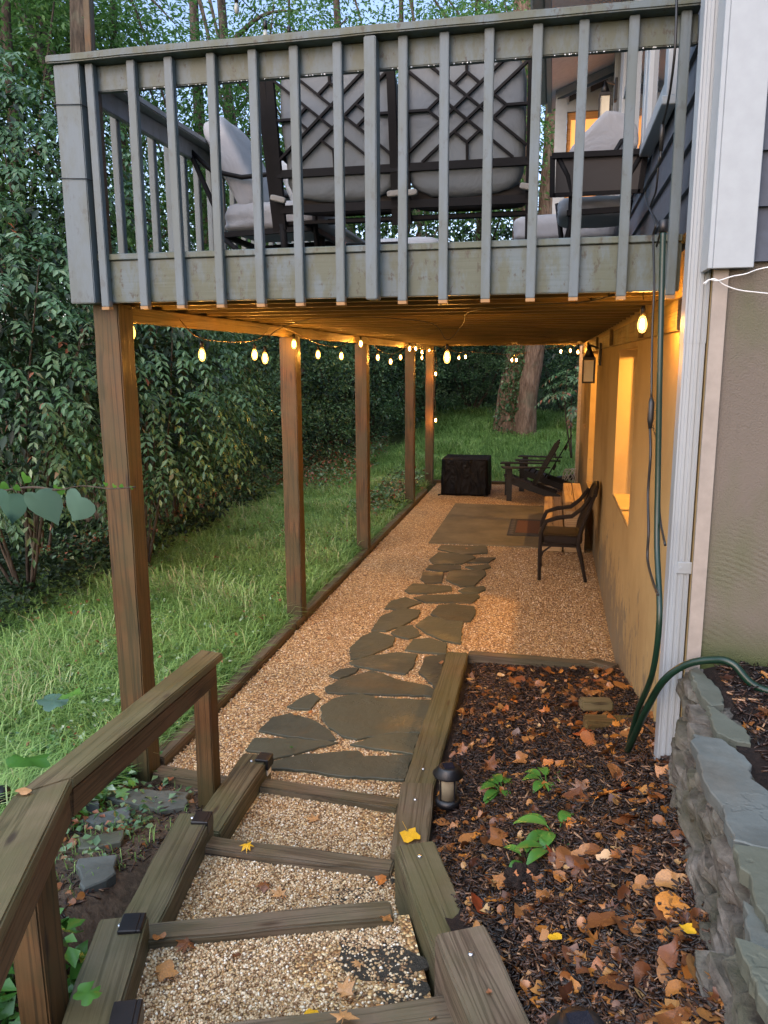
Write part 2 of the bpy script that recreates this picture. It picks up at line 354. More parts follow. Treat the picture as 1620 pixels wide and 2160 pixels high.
def fallen():
    t = NT('wet_fallen_leaf', .3, .5); r = t.rnd(); v = t.coord('Object'); n = t.noise(v, 18, 4)
    c = t.ramp(r, [(0, (.09,.03,.012)), (.16, (.20,.07,.02)), (.3, (.36,.16,.05)), (.45, (.14,.045,.018)), (.58, (.40,.13,.025)), (.72, (.36,.18,.055)), (.83, (.30,.05,.015)), (.93, (.50,.19,.03)), (1, (.13,.06,.03))])
    t.col(t.mix(t.ramp(n, [(.45, 0.), (.7, .6)]), c, (.13,.055,.025))); t.bump(t.noise(v, 60, 3), .4, .003); return t.m
M_fallen = fallen()
M_yellow = plain('yellow_fallen_leaf', (.60,.33,.015), .35, vary=.25, scale=40)
M_pale = plain('pale_tan_fallen_leaf', (.42,.22,.09), .4, vary=.3, scale=40)
def chipm():
    t = NT('bark_mulch_chips', .42, .4); a = t.attr('tint'); c = t.ramp(a, [(0, (.005,.003,.003)), (.4, (.020,.010,.007)), (.72, (.050,.024,.015)), (.92, (.11,.055,.03)), (1, (.34,.20,.11))])
    n = t.noise(t.pos(), 3.2, 4, .6); c = t.mix(t.ramp(n, [(.46, 0.), (.62, .75)]), c, (.009,.007,.006)); t.col(c); return t.m
M_chip = chipm()
def glassm(name, c=(.6,.65,.7), rough=.05):
    t = NT(name, rough, .8); t.col(c); return t.m
def thin():
    t = NT('thin_window_glass'); tr = t.n.new('ShaderNodeBsdfTransparent'); gl = t.n.new('ShaderNodeBsdfGlossy'); gl.inputs['Roughness'].default_value = .02
    mx = t.n.new('ShaderNodeMixShader'); mx.inputs[0].default_value = .1; t.l.new(tr.outputs[0], mx.inputs[1]); t.l.new(gl.outputs[0], mx.inputs[2]); t.l.new(mx.outputs[0], t.n['Material Output'].inputs['Surface']); return t.m
M_thin = thin()
M_glass = glassm('dark_window_glass', (.02,.025,.03))
def clearglass():
    t = NT('clear_lamp_glass', .03, .5); t.col((.9,.92,.9)); t.b.inputs['Transmission Weight'].default_value = .9; return t.m
M_clear = clearglass()
def emis(name, c, s):
    t = NT(name); t.col(c); t.b.inputs['Emission Color'].default_value = (*c, 1); t.b.inputs['Emission Strength'].default_value = s; return t.m
M_core = emis('glowing_filament', (1., .42, .065), BULB)
def bulbglass():
    t = NT('warm_bulb_glass'); tr = t.n.new('ShaderNodeBsdfTransparent'); em = t.n.new('ShaderNodeEmission'); em.inputs['Color'].default_value = (1, .47, .09, 1); em.inputs['Strength'].default_value = 3.2
    mx = t.n.new('ShaderNodeMixShader'); mx.inputs[0].default_value = .45; t.l.new(tr.outputs[0], mx.inputs[1]); t.l.new(em.outputs[0], mx.inputs[2]); t.l.new(mx.outputs[0], t.n['Material Output'].inputs['Surface']); return t.m
M_bulb = bulbglass()
M_room = emis('lamplit_room_glow', (1., .40, .10), .36)
M_frost = plain('frosted_lantern_glass', (.78,.72,.55), .3, vary=.05)
M_amber = plain('smoked_lamp_glass', (.28,.24,.16), .15, vary=.1)
M_amberpale = plain('unlit_clear_bulb', (.30,.32,.28), .2)
M_drop = plain('water_drop', (.75,.8,.85), .05, vary=.02)
M_solar = plain('solar_panel', (.012,.013,.02), .15)
M_bolt = plain('galvanised_bolt', (.6,.62,.65), .3, 1.)

# ------------------------------------------------------------------ the ground
XL, XW = -2.03, .53
def stair_rise(y): return max(0., .25*(3.45-y)) if y > -2 else .25*5.45
def ground_z(x, y):
    f = 1 - .55*(1-sstep(-3.6, -1.6, x))
    z = stair_rise(y)*f - .03 - .16*sstep(-1.62, -1.38, x)
    if x < XL-.08: z += .02 + .03*noise.noise((x*.7, y*.7, 0))
    if x < -4.5: z -= .05*(-4.5-x)
    if y > 14.9: z += .11*(y-14.9)
    return z
def gridmesh(name, xs, ys, fz):
    V = [(x, y, fz(x, y)) for y in ys for x in xs]; nx = len(xs)
    F = [(j*nx+i, j*nx+i+1, (j+1)*nx+i+1, (j+1)*nx+i) for j in range(len(ys)-1) for i in range(nx-1)]
    me = mesh_np(name, V, F); me.polygons.foreach_set('use_smooth', [True]*len(me.polygons)); return me
xs = sorted(set([-150,-90,-50,-30,-20,-14] + [round(-11+.3*i, 3) for i in range(60)] + [8,12,20,40,90,150]))
ys = sorted(set([-60,-30,-12,-6] + [round(-3+.3*i, 3) for i in range(100)] + [28,32,40,60,100,180]))
o = link('ground', gridmesh('ground', xs, ys, ground_z), M_lawn); tag(o, kind='structure')
g = MB(); g.box2((-2.01, 3.66, -.3), (XW+.03, 14.42, 0)); o = g.build('gravel_path', M_gravel); tag(o, kind='structure')

# step treads (gravel) between the side timbers
def treads(name, poly, z):
    g = MB(); g.prism(poly, z-.35, z); o = g.build(name, M_gravel); tag(o, kind='structure'); return o
treads('gravel_tread', [(-1.40,2.87),(-.58,2.92),(-.62,3.55),(-1.44,3.6)], .03)
treads('gravel_tread', [(-1.32,2.2),(-.44,2.42),(-.55,2.86),(-1.42,2.84)], .18)
treads('gravel_tread', [(-1.12,1.66),(-.22,1.85),(-.42,2.38),(-1.28,2.1)], .33)
treads('gravel_tread', [(-1.0,.6),(.1,.9),(-.2,1.75),(-1.06,1.62)], .49)

# mulch bed
def xl_bed(y): return np.interp(y, [0, 1.6, 2.1, 2.6, 3.3, 5.5], [.30, 0., -.18, -.36, -.50, -.52])
def xr_bed(y): return np.interp(y, [0, 1.0, 1.44, 1.8, 2.3, 2.7, 3.1, 5.5], [.36, .38, .40, .43, .47, .50, .55, .545])
def zl_bed(y): return np.interp(y, [0, 1.65, 1.95, 2.6, 3.0, 3.4, 5.5], [.9, .56, .50, .34, .20, .09, .05])
def zr_bed(y): return np.interp(y, [0, 1.0, 1.44, 2.3, 3.05, 4.0, 5.5], [1.06, .98, .93, .81, .69, .43, .07])
def bed_z(x, y):
    a, b = xl_bed(y), xr_bed(y); t = min(1, max(0, (x-a)/(b-a)))
    return zl_bed(y)*(1-t) + zr_bed(y)*t + .018*noise.noise((x*6, y*6, 3)) + .008*noise.noise((x*20, y*20, 5))
ysb = np.linspace(.3, 5.46, 110); V = []; F = []; nb = 34
for y in ysb:
    for i in range(nb):
        x = xl_bed(y)-.04 + (xr_bed(y)+.06-xl_bed(y)+.04)*i/(nb-1); V.append((x, y, bed_z(x, y)))
for j in range(len(ysb)-1):
    for i in range(nb-1): F.append((j*nb+i, j*nb+i+1, (j+1)*nb+i+1, (j+1)*nb+i))
o = link('mulch_bed', mesh_np('mulch_bed', V, F), M_mulch); tag(o, kind='structure')
def up_z(x, y): return 1.085 + .05*noise.noise((x*5, y*5, 9)) + .04*(x-.6)
o = link('upper_mulch_bed', gridmesh('upper_mulch_bed', list(np.linspace(.56, 3, 50)), list(np.linspace(.2, 3.0, 60)), up_z), M_mulch); tag(o, kind='structure')
# bare soil beside the steps
def side_z(x, y): return ground_z(x, y) + .02 + .012*noise.noise((x*9, y*9, 1))
o = link('bare_soil', gridmesh('bare_soil', list(np.linspace(-2.3, -1.45, 20)), list(np.linspace(1.2, 3.66, 30)), lambda x, y: side_z(x, y)+.01), M_soil); tag(o, kind='structure')

# ------------------------------------------------------------------ the house
house = thing('house', 'house with tan stucco base, slate grey siding and white trim beside the deck', 'house', (XW, 2.95, 0))
HE = 15.0
# side wall below the deck, with openings (y0, y1, z0, z1)
ops = [(5.39, 6.8, 1.09, 2.29), (10.0, 11.5, .5, 2.33), (12.6, 13.7, 1.15, 2.25)]
g = MB(); y = 2.95+.03
for (a, b, z0, z1) in ops:
    g.box2((XW, y, -.3), (XW+.26, a, 2.66)); g.box2((XW, a, -.3), (XW+.26, b, z0)); g.box2((XW, a, z1), (XW+.26, b, 2.66)); y = b
g.box2((XW, y, -.3), (XW+.26, HE, 2.66))
g.build('stucco_wall', M_stucco_side, house, label='tan stucco side wall under the deck')
g = MB(); g.box2((XW-.004, 2.93, -.3), (6.5, 2.95+.03, 2.52)); g.build('stucco_wall', M_stucco_front, house, label='swirled grey tan stucco end wall')
g = MB(); g.box2((XW-.012, 2.915, .6), (XW+.035, 2.928, 2.52)); g.build('corner_trim', plain('pale_corner_bead', (.27,.235,.20), .7), house)
M_roomwall = plain('cream_room_wall', (.5,.42,.32), .8)
g = MB(); g.box2((3.2, 3.0, -.3), (3.3, HE, 2.6)); g.box2((XW+.262, 2.99, -.3), (3.2, HE, .02)); g.box2((XW+.262, 2.99, 2.58), (3.2, HE, 2.655)); g.box2((XW+.262, HE-.05, .02), (3.2, HE, 2.58)); g.box2((XW+.262, 8.5, .02), (3.2, 8.6, 2.58)); g.box2((XW+.262, 12.0, .02), (3.2, 12.1, 2.58))
g.build('inner_wall', M_roomwall, house)
for lx, ly, lz, e in ((1.38, 6.35, 2.40, 130), (1.45, 10.6, 2.3, 110)):
    rl = bpy.data.lights.new('room_lamp', 'POINT'); rl.energy = e; rl.color = (1, .50, .13); rl.shadow_soft_size = .05
    ro = bpy.data.objects.new('room_lamp', rl); COL.link(ro); ro.location = (lx, ly, lz-.10); ro.parent = house; ro.matrix_parent_inverse = house.matrix_basis.inverted()
    MB().lathe([(.02,.12),(.11,.06),(.12,.0),(.11,-.01)], (lx, ly, lz), 16).build('lamp_shade', M_roomwall, house)
for i, (a, b, z0, z1) in enumerate(ops):
    nm = 'door' if i == 1 else 'window'
    w = MB(); t_ = .05
    X0, X1 = XW+.19, XW+.25
    w.box2((X0, a+.001, z0+.001), (X1, a+t_, z1-.001)); w.box2((X0, b-t_, z0+.001), (X1, b-.001, z1-.001))
    w.box2((X0, a+t_, z0+.001), (X1, b-t_, z0+t_)); w.box2((X0, a+t_, z1-t_), (X1, b-t_, z1-.001)); w.box2((X0+.01, (a+b)/2-.02, z0+t_), (X1-.01, (a+b)/2+.02, z1-t_))
    wo = w.build(nm, M_white if i != 1 else plain('brown_door', (.10,.05,.025), .5), house)
    w = MB(); w.box2((X0+.025, a+t_, z0+t_), (X0+.032, b-t_, z1-t_)); w.build('pane', M_thin, wo)
    if i != 1:
        w = MB(); w.box2((XW+.003, a+.002, z0-.0), (XW+.19, b-.002, z0+.018), bev=.004); w.build('sill', M_stucco_side, wo)
# ledger along the wall top
beam('ledger', (XW-.012, 3.6, 2.39), (XW-.012, HE-.2, 2.39), .022, .13, M_joist, house)
for yy in (4.9, 7.3, 9.6, 12.): 
    g = MB(); g.box2((XW-.05, yy, 2.33), (XW-.024, yy+.09, 2.47), .004); g.build('ledger_block', M_joist, house)
# end corner board of the far end
g = MB(); g.box2((XW-.06, HE-.12, -.1), (XW-.002, HE+.03, 2.47)); g.build('corner_board', plain('tan_corner_board', (.55,.47,.36), .6), house)
# upper walls: lap siding
def laps(x0, x1, y0, y1, z0, z1, axis, step=.172, mat=M_siding, name='siding'):
    g = MB(); z = z0; n = 0
    while z < z1:
        zt = min(z+step, z1); b = bmesh.new()
        if axis == 'x':   # facing -y
            q = [(y0, z), (y0+.018, zt), (y0+.04, zt), (y0+.04, z)]; vs = [[b.verts.new((x, a, c)) for a, c in q] for x in (x0, x1)]
        else:             # facing -x
            q = [(x0, z), (x0+.018, zt), (x0+.04, zt), (x0+.04, z)]; vs = [[b.verts.new((a, yv, c)) for a, c in q] for yv in (y0, y1)]
        for k in range(4): b.faces.new((vs[0][k], vs[0][(k+1)%4], vs[1][(k+1)%4], vs[1][k]))
        b.faces.new(vs[0]); b.faces.new(vs[1][::-1]); bmesh.ops.recalc_face_normals(b, faces=b.faces); g.merge(b); z = zt; n += 1
    return g.build(name, mat, house)
laps(.60, 6.5, 2.905, None, 2.52, 6.3, 'x')
laps(.50, None, 3.02, HE, 2.70, 6.3, 'y', mat=M_sidingU)
g = MB(); g.box2((.545, 2.99, 2.53), (6.5, HE, 6.3)); g.build('upper_wall', plain('sheathing', (.1,.1,.1), .8), house)
g = MB(); g.box2((.506, 2.875, 2.498), (.632, 2.90, 6.3), bev=.002); g.box2((.49, 2.875, 2.498), (.5055, 3.01, 6.3), bev=.002); g.build('corner_board', M_white, house)
# downspout with ribs
g = MB(); x0, x1, yf = .448, .528, 3.02
prof = []; n = 3; w = (x1-x0)/(2*n+1)
for k in range(2*n+1):
    d = 0 if k % 2 == 0 else .004
    prof += [(x0+k*w+(.001 if k else .004), yf+d), (x0+(k+1)*w-(.001 if k < 2*n else .004), yf+d)]
prof += [(x1, yf+.06), (x0, yf+.06)]
def spout(z0, z1, tp=0.):
    b = bmesh.new(); lo = [b.verts.new((p[0], p[1], z0)) for p in prof]; hi = [b.verts.new((p[0], p[1], z1)) for p in prof]
    for k in range(len(prof)): b.faces.new((lo[k], lo[(k+1)%len(prof)], hi[(k+1)%len(prof)], hi[k]))
    b.faces.new(lo[::-1]); b.faces.new(hi); bmesh.ops.recalc_face_normals(b, faces=b.faces); return b
g.merge(spout(.60, 2.28)); 
ds = g.build('downspout', M_spout, house)
prof = [((p[0]-(x0+x1)/2)*1.05+(x0+x1)/2, (p[1]-yf-.03)*1.06+yf+.03) for p in prof]
g = MB(); g.merge(spout(2.26, 6.2)); g.build('upper_pipe', M_spout, ds)
for zz in (1.42,):
    g = MB(); g.box2((x0+.03, yf-.006, zz), (x1+.006, yf-.0005, zz+.045), .002); g.lathe([(.005, 0), (.005, .004)], ((x0+x1)/2+.004, yf-.006, zz+.022), 8, M=Matrix.Rotation(R(90), 3, 'X')); g.build('strap', M_spout, ds)
# windows on the upper side wall: a run of tall white framed windows
for i in range(4):
    a = 3.98 + i*1.02; b = a+.96; z0, z1 = 3.36, 5.1
    g = MB(); X0, X1 = .455, .50
    g.box2((X0, a, z0), (X1, a+.11, z1), .003); g.box2((X0, b-.11, z0), (X1, b, z1), .003); g.box2((X0, a+.11, z0), (X1, b-.11, z0+.08)); g.box2((X0, a+.11, z1-.09), (X1, b-.11, z1))
    g.box2((X0+.012, a+.11, 4.2), (X1, b-.11, 4.25))
    wo = g.build('window', M_white, house); g = MB(); g.box2((X0+.025, a+.11, z0+.08), (X1-.01, b-.11, z1-.09)); g.build('pane', M_glass, wo)
    g = MB(); g.box2((X0-.02, a-.01, z0-.04), (X1, b+.01, z0-.001), .004); g.build('sill', M_white, wo)
# porch bay at the far end of the deck: door wall, sloped roof, eave
ry = [(-.10, 4.93), (.545, 5.17)]
g = MB(); b = bmesh.new()
q = [(-.10, 5.4, 4.93), (.54, 5.4, 5.17), (.54, 9.6, 5.17), (-.10, 9.6, 4.93)]
lo = [b.verts.new(p) for p in q]; hi = [b.verts.new((p[0], p[1], p[2]+.12)) for p in q]
for k in range(4): b.faces.new((lo[k], lo[(k+1)%4], hi[(k+1)%4], hi[k]))
b.faces.new(lo[::-1]); b.faces.new(hi); g.merge(b)
pr = g.build('porch_roof', M_beige, house); g = MB(); g.box2((-.15, 5.38, 4.90), (-.105, 9.6, 5.10)); g.build('fascia', M_white, pr)
g = MB(); g.box2((-.27, 5.38, 4.98), (-.152, 9.6, 5.10), .02); g.build('gutter', plain('grey_gutter', (.25,.27,.27), .4), pr)
g = MB(); yw = 9.0
g.box2((-.06, yw, 2.7), (.06, yw+.10, 4.86)); g.box2((.06, yw, 4.73), (.54, yw+.10, 4.80))
g.box2((.47, yw, 2.7), (.54, yw+.10, 4.73))
b = bmesh.new(); q = [(-.06, 4.86), (-.06, 4.94), (.54, 5.165), (.54, 5.09)]
f0 = [b.verts.new((p[0], yw-.002, p[1])) for p in q]; f1 = [b.verts.new((p[0], yw+.10, p[1])) for p in q]
for k in range(4): b.faces.new((f0[k], f0[(k+1)%4], f1[(k+1)%4], f1[k]))
b.faces.new(f0); b.faces.new(f1[::-1]); bmesh.ops.recalc_face_normals(b, faces=b.faces); g.merge(b)
dw = g.build('porch_wall', M_white, house)
b = bmesh.new(); q = [(.061, 4.80), (.061, 4.875), (.539, 5.06), (.539, 4.80)]; g = MB()
f0 = [b.verts.new((p[0], yw+.02, p[1])) for p in q]; f1 = [b.verts.new((p[0], yw+.09, p[1])) for p in q]
for k in range(4): b.faces.new((f0[k], f0[(k+1)%4], f1[(k+1)%4], f1[k]))
b.faces.new(f0); b.faces.new(f1[::-1]); bmesh.ops.recalc_face_normals(b, faces=b.faces); g.merge(b); g.build('transom_panel', M_white, dw)
for (xa, xb) in ((.075, .235), (.285, .45)):
    g = MB(); b = bmesh.new(); sl_ = .37; q = [(xa, 4.80+(xa+.0)*sl_-.0), (xa, 4.855+xa*sl_-.0), (xb, 4.855+xb*sl_), (xb, 4.80+xb*sl_)]
    f0 = [b.verts.new((p[0], yw+.004, p[1])) for p in q]; f1 = [b.verts.new((p[0], yw+.018, p[1])) for p in q]
    for k in range(4): b.faces.new((f0[k], f0[(k+1)%4], f1[(k+1)%4], f1[k]))
    b.faces.new(f0); b.faces.new(f1[::-1]); bmesh.ops.recalc_face_normals(b, faces=b.faces); g.merge(b); g.build('transom_pane', M_glass, dw)
dr = MB().box2((.062, yw+.03, 2.7), (.10, yw+.07, 4.729)).box2((.44, yw+.03, 2.7), (.469, yw+.07, 4.729)).box2((.10, yw+.03, 4.66), (.44, yw+.07, 4.729)).build('door', M_orange, house)
MB().box2((.10, yw+.045, 2.7), (.44, yw+.055, 4.66)).build('pane', M_room, dr)
# wall lanterns (one on the deck, one below it)
def lantern(name, parent_label, loc, s, glassmat, tilt=0.):
    t = thing(name, parent_label, 'lantern', loc)
    x, y, z = loc
    MB().box2((x+.10*s, y-.05*s, z-.02*s), (x+.13*s, y+.05*s, z+.22*s), .004).build('back_plate', M_black, t)
    MB().bar((x+.11*s, y, z+.16*s), (x, y, z+.20*s), .018*s).build('arm', M_black, t)
    g = MB(); w, h = .06*s, .2*s
    for sx in (-1, 1):
        for sy in (-1, 1): g.bar((x+sx*w, y+sy*w, z-h), (x+sx*w, y+sy*w, z+.04*s), .014*s)
        g.bar((x+sx*w, y-w, z-h), (x+sx*w, y+w, z-h), .014*s); g.bar((x-w, y+sx*w, z-h), (x+w, y+sx*w, z-h), .014*s)
    g.box2((x-w*1.1, y-w*1.1, z+.04*s), (x+w*1.1, y+w*1.1, z+.07*s)); g.lathe([(w*1.0, 0), (w*.35, .09*s), (w*.2, .13*s)], (x, y, z+.07*s), 8)
    g.build('cage', M_black, t)
    MB().box2((x-w*.8, y-w*.8, z-h*.94), (x+w*.8, y+w*.8, z+.035*s)).build('glass', glassmat, t)
    return t
lantern('wall_lantern', 'small black wall lantern above the deck furniture by the lit door', (.36, 7.5, 4.38), .75, M_frost)
lantern('wall_lantern', 'black framed wall lantern with frosted glass under the deck on the stucco wall', (.385, 9.0, 2.17), 1.0, M_frost)

# ------------------------------------------------------------------ the deck
deck = thing('deck', 'raised grey painted timber deck on brown wooden posts', 'deck', (-.8, 3.5, 0))
DX0, DX1, DY0, DY1 = -2.18, .49, 3.48, 14.3
g = MB(); y = DY0-.012
while y < DY1:
    g.box2((DX0-.02, y, 2.668), (DX1, min(y+.138, DY1+.02), 2.696), .003); y += .143
g.build('decking', M_fascia, deck)
beam('rim_board', (DX0, DY0+.019, 2.572), (DX1, DY0+.019, 2.572), .038, .188, M_fascia, deck)
beam('rim_board', (DX0+.019, DY0+.04, 2.572), (DX0+.019, DY1, 2.572), .038, .188, M_joist, deck)
beam('rim_board', (DX0, DY1+.019, 2.572), (DX1, DY1+.019, 2.572), .038, .188, M_joist, deck)
y = DY0+.3
while y < DY1-.15:
    beam('joist', (DX0+.04, y, 2.574), (DX1-.003, y, 2.574), .038, .184, M_joist, deck, bev=0); y += .30
beam('girder', (-2.10, 3.56, 2.44), (-2.10, 14.25, 2.44), .04, .08, M_joist, deck)
# string of small joist-end offcuts seen under the left edge
for i, (py, tw) in enumerate([(3.53, .02), (6.21, 0), (8.74, 0), (11.86, 0), (13.87, 0)]):
    beam('support_post', (-2.099, py+.069, -.12), (-2.099, py+.069, 2.40 if i else 2.478), .137, .137, M_post, deck, up=(0,1,0), bev=.006, warp=.004)
# railing
beam('railing_post', (-2.147, 3.487, 2.474), (-2.147, 3.487, 3.498), .125, .125, M_paint, deck, up=(0,1,0))
MB().box2((-2.083, 3.50, 2.70), (-2.06, 3.56, 3.45)).build('post_shim', M_post, deck)
beam('top_rail', (-2.235, 3.475, 3.517), (.50, 3.475, 3.517), .14, .034, M_fascia, deck, bev=.006, warp=.003)
beam('top_rail', (-2.165, 3.548, 3.516), (-2.165, 14.3, 3.516), .14, .034, M_skylitpaint, deck, bev=.006)
beam('rail_header', (-2.08, 3.50, 3.445), (.50, 3.50, 3.445), .036, .106, M_fascia, deck)
beam('rail_header', (-2.175, 3.56, 3.45), (-2.175, 14.3, 3.45), .036, .095, M_skylitpaint, deck)
beam('rail_header', (-2.12, 14.3, 3.45), (.45, 14.3, 3.45), .036, .095, M_paint, deck)
beam('railing_post', (-.769, 3.452, 2.464), (-.769, 3.452, 3.497), .05, .083, M_paint, deck, up=(0,1,0))
for x in (-2.043,-1.847,-1.666,-1.473,-1.282,-1.1,-.914,-.641,-.466,-.287,-.101,.073,.262,.452):
    o = beam('baluster', (x, 3.459, 2.458), (x+random.uniform(-.004, .004), 3.459, 3.497), .038, .036, M_paint, deck, up=(0,1,0), bev=.003)
for x in (-2.043,-1.847,-1.666,-1.473,-1.282,-1.1,-.914,-.641,-.466,-.287,-.101,.073,.262,.452):
    b = MB(); b.box2((x-.0185, 3.4415, 2.4565-.012), (x+.0185, 3.477, 2.458-.0005)); b.build('cut_end', M_raw, deck)
y = 3.72
while y < 14.2:
    beam('baluster', (-2.199, y, 2.47), (-2.199, y, 3.498), .036, .038, M_paint, deck, up=(0,1,0), bev=.003); y += .19
for k in range(12):
    beam('baluster', (-1.95+.2*k, 14.34, 2.47), (-1.95+.2*k, 14.34, 3.498), .038, .036, M_paint, deck, up=(0,1,0), bev=.003)
g = MB()
for k in range(90):
    x = random.uniform(-1.9, .45); b = bmesh.new(); bmesh.ops.create_icosphere(b, subdivisions=1, radius=random.uniform(.002, .0036)); bmesh.ops.translate(b, verts=b.verts, vec=(x, 3.484, 3.3905)); g.merge(b)
g.build('water_drops', M_drop, deck, smooth=True)
for z in (3.02, 3.33):   # thin wire wrapped round the corner post
    MB().tube([(-2.216, 3.60, z), (-2.216, 3.42, z+.004), (-2.08, 3.418, z-.004), (-2.078, 3.6, z)], .0025, 5).build('wire_wrap', M_cord, deck)

# ------------------------------------------------------------------ timbers, edging, steps
def timber(name, p0, p1, w, h, label, mat=M_timber, group=None, bolts=(), cat='timber', warp=.006):
    """p0, p1 are the middles of the TOP face ends"""
    p0, p1 = Vector(p0), Vector(p1); dn = Vector((0,0,-h/2))
    t = beam(name, p0+dn, p1+dn, w, h, mat, None, bev=.007, warp=warp); tag(t, label, cat, group)
    for f in bolts:
        p = p0.lerp(p1, f); MB().lathe([(.0085, -.002), (.0085, .004), (.005, .007)], p, 10).build('bolt', M_bolt, t)
    return t
GE = 'edging timbers along the lawn side of the gravel'
yy = [3.70, 6.05, 8.45, 10.9, 13.3]
labs = ['nearest edging timber of the lawn edge, running from the corner post', 'edging timber of the lawn edge passing the second deck post', 'edging timber of the lawn edge passing the third deck post', 'farthest edging timber of the lawn edge by the last two posts']
for i in range(4): timber('edging_timber', (-2.075, yy[i]+.004, .055), (-2.075, yy[i+1]-.004, .052), .09, .14, labs[i], M_timber2, GE)
timber('edging_timber', (-2.1, 14.36, .05), (.42, 14.46, .05), .09, .14, 'edging timber across the far end of the gravel behind the black cover', M_timber2)
timber('edging_timber', (-2.02, 3.60, .05), (-1.56, 3.555, .05), .085, .13, 'short timber from the corner deck post to the side of the steps', M_timber2)
# steps: cross timbers
S = 'cross timbers of the gravel steps'
def cross(a, b, z, lab, w=.09): return timber('step_timber', (a[0], a[1], z), (b[0], b[1], z), w, .15, lab, M_timber2, S, cat='step')
cross((-1.40, 3.555), (-.665, 3.50), .065, 'lowest step timber against the last flagstone', .095)
cross((-1.36, 2.80), (-.56, 2.80), .215, 'second lowest step timber with a yellow leaf beside it', .09)
cross((-1.27, 2.075), (-.475, 2.36), .365, 'third step timber up, slanting, at the middle of the steps', .09)
cross((-1.04, 1.50), (-.16, 1.83), .505, 'uppermost step timber at the bottom of the picture', .12)
# side timbers (left)
Lg = 'heavy side timbers left of the steps'
timber('side_timber', (-1.48, 3.70, .14), (-1.46, 2.98, .14), .15, .30, 'lowest heavy timber on the left side of the steps, beside the handrail post', M_timber, Lg, (.12,))
timber('side_timber', (-1.445, 2.88, .29), (-1.335, 2.16, .29), .15, .32, 'middle heavy timber with a long split on the left side of the steps', M_timber, Lg, (.06, .9))
timber('side_timber', (-1.30, 2.05, .44), (-1.06, 1.30, .44), .155, .34, 'uppermost heavy split timber on the left side of the steps', M_timber, Lg, (.06,))
timber('side_timber', (-1.10, 1.44, .585), (-.80, .7, .585), .16, .34, 'heavy left side timber cut off by the bottom edge of the picture', M_timber, Lg)
# side timbers (right)
Rg = 'retaining timbers between the steps and the mulch bed'
timber('retaining_timber', (-.608, 5.46, .12), (-.582, 3.42, .12), .155, .20, 'long low retaining timber between flagstones and mulch bed', M_timber, Rg, (.97, .84))
timber('retaining_timber', (-.562, 3.415, .235), (-.505, 2.86, .235), .155, .30, 'short pale retaining timber with the yellow leaf on it', M_timber2, Rg, (.28,))
timber('retaining_timber', (-.45, 2.66, .42), (-.18, 2.03, .42), .15, .42, 'green stained retaining timber standing high beside the third step', M_timber, Rg, (.13,))
timber('retaining_timber', (-.205, 1.985, .62), (.10, 1.30, .62), .15, .5, 'grey brown retaining timber nearest the camera with cracks', M_timber2, Rg, (.14,))
timber('retaining_timber', (-.53, 5.485, .115), (.42, 5.46, .115), .09, .16, 'timber closing the far end of the mulch bed at the gravel', M_timber2, None)
timber('wood_block', (.20, 3.99, .47), (.36, 4.02, .47), .08, .05, 'short pale cut block of wood lying on a dark block in the mulch', M_rail, None, cat='wood block')
timber('wood_block', (.22, 3.87, .425), (.48, 3.90, .425), .10, .10, 'dark block of wood lying flat beside the downspout', M_joist, None, cat='wood block')
timber('edging_timber', (.34, 5.50, .125), (.50, 5.40, .125), .10, .10, 'small angled timber offcut at the foot of the stucco wall', M_timber2, None)

# handrail
hr = thing('handrail', 'wooden handrail of the garden steps with a bend above its second post', 'handrail', (-1.6, 3.35, 0))
K = (at(25,1680,z=1.05)+at(152,1640,z=1.05))/2; FAR = (at(424,1370,z=.86)+at(470,1377,z=.86))/2
dv = (at(0,1955,z=1.22)-at(152,1640,z=1.05)); NEAR = K + dv*1.7
def plank(name, L0, R0, L1, R1, th, mat, parent):
    # board with mitred ends: corners of the top face, straight down th; local X along the board
    ax = ((Vector(L1)+Vector(R1))-(Vector(L0)+Vector(R0))).normalized(); Y = Vector((0,0,1)).cross(ax).normalized(); Z = ax.cross(Y)
    mw = Matrix((ax, Y, Z)).transposed().to_4x4(); mw.translation = (Vector(L0)+Vector(R1))/2; iv = mw.inverted()
    b = bmesh.new(); top = [b.verts.new(iv @ Vector(p)) for p in (L0, R0, R1, L1)]; bot = [b.verts.new(v.co-Vector((0,0,th))) for v in top]
    for k in range(4): b.faces.new((top[k], top[(k+1)%4], bot[(k+1)%4], bot[k]))
    b.faces.new(top[::-1]); b.faces.new(bot); bmesh.ops.recalc_face_normals(b, faces=b.faces)
    bmesh.ops.bevel(b, geom=b.edges[:], offset=.005, segments=2, affect='EDGES')
    me = bpy.data.meshes.new(name); b.to_mesh(me); b.free(); return link(name, me, mat, parent, mw)
KL, KR = at(25,1680,z=1.05), at(152,1640,z=1.05); FL, FR = at(424,1370,z=.86), at(470,1377,z=.86)
eps = (KL-FL).normalized()*.002
tr = plank('top_board', FL, FR, KL-eps, KR-eps, .036, M_rail, hr)
plank('top_board', KL+eps, KR+eps, KL+dv*1.7, KR+dv*1.7, .036, M_rail, hr)
def sideboard(a, b, off):
    a, b = Vector(a), Vector(b); d = (b-a).normalized(); n = Vector((d.y, -d.x, 0)).normalized()
    n = n if n.x < 0 else -n
    dn = Vector((0,0,-.036-.05)); beam('side_board', a+dn+n*off, b+dn+n*off, .034, .088, M_rail2, hr)
sideboard(FR+(KR-FR)*.06, KR-(KR-FR).normalized()*.01, .026); sideboard(KR+dv.normalized()*.01, KR+dv*1.6, .026)
beam('post', (-1.605, 3.36, -.05), (-1.575, 3.31, .81), .088, .088, M_post, hr, up=(0,1,0), bev=.005)
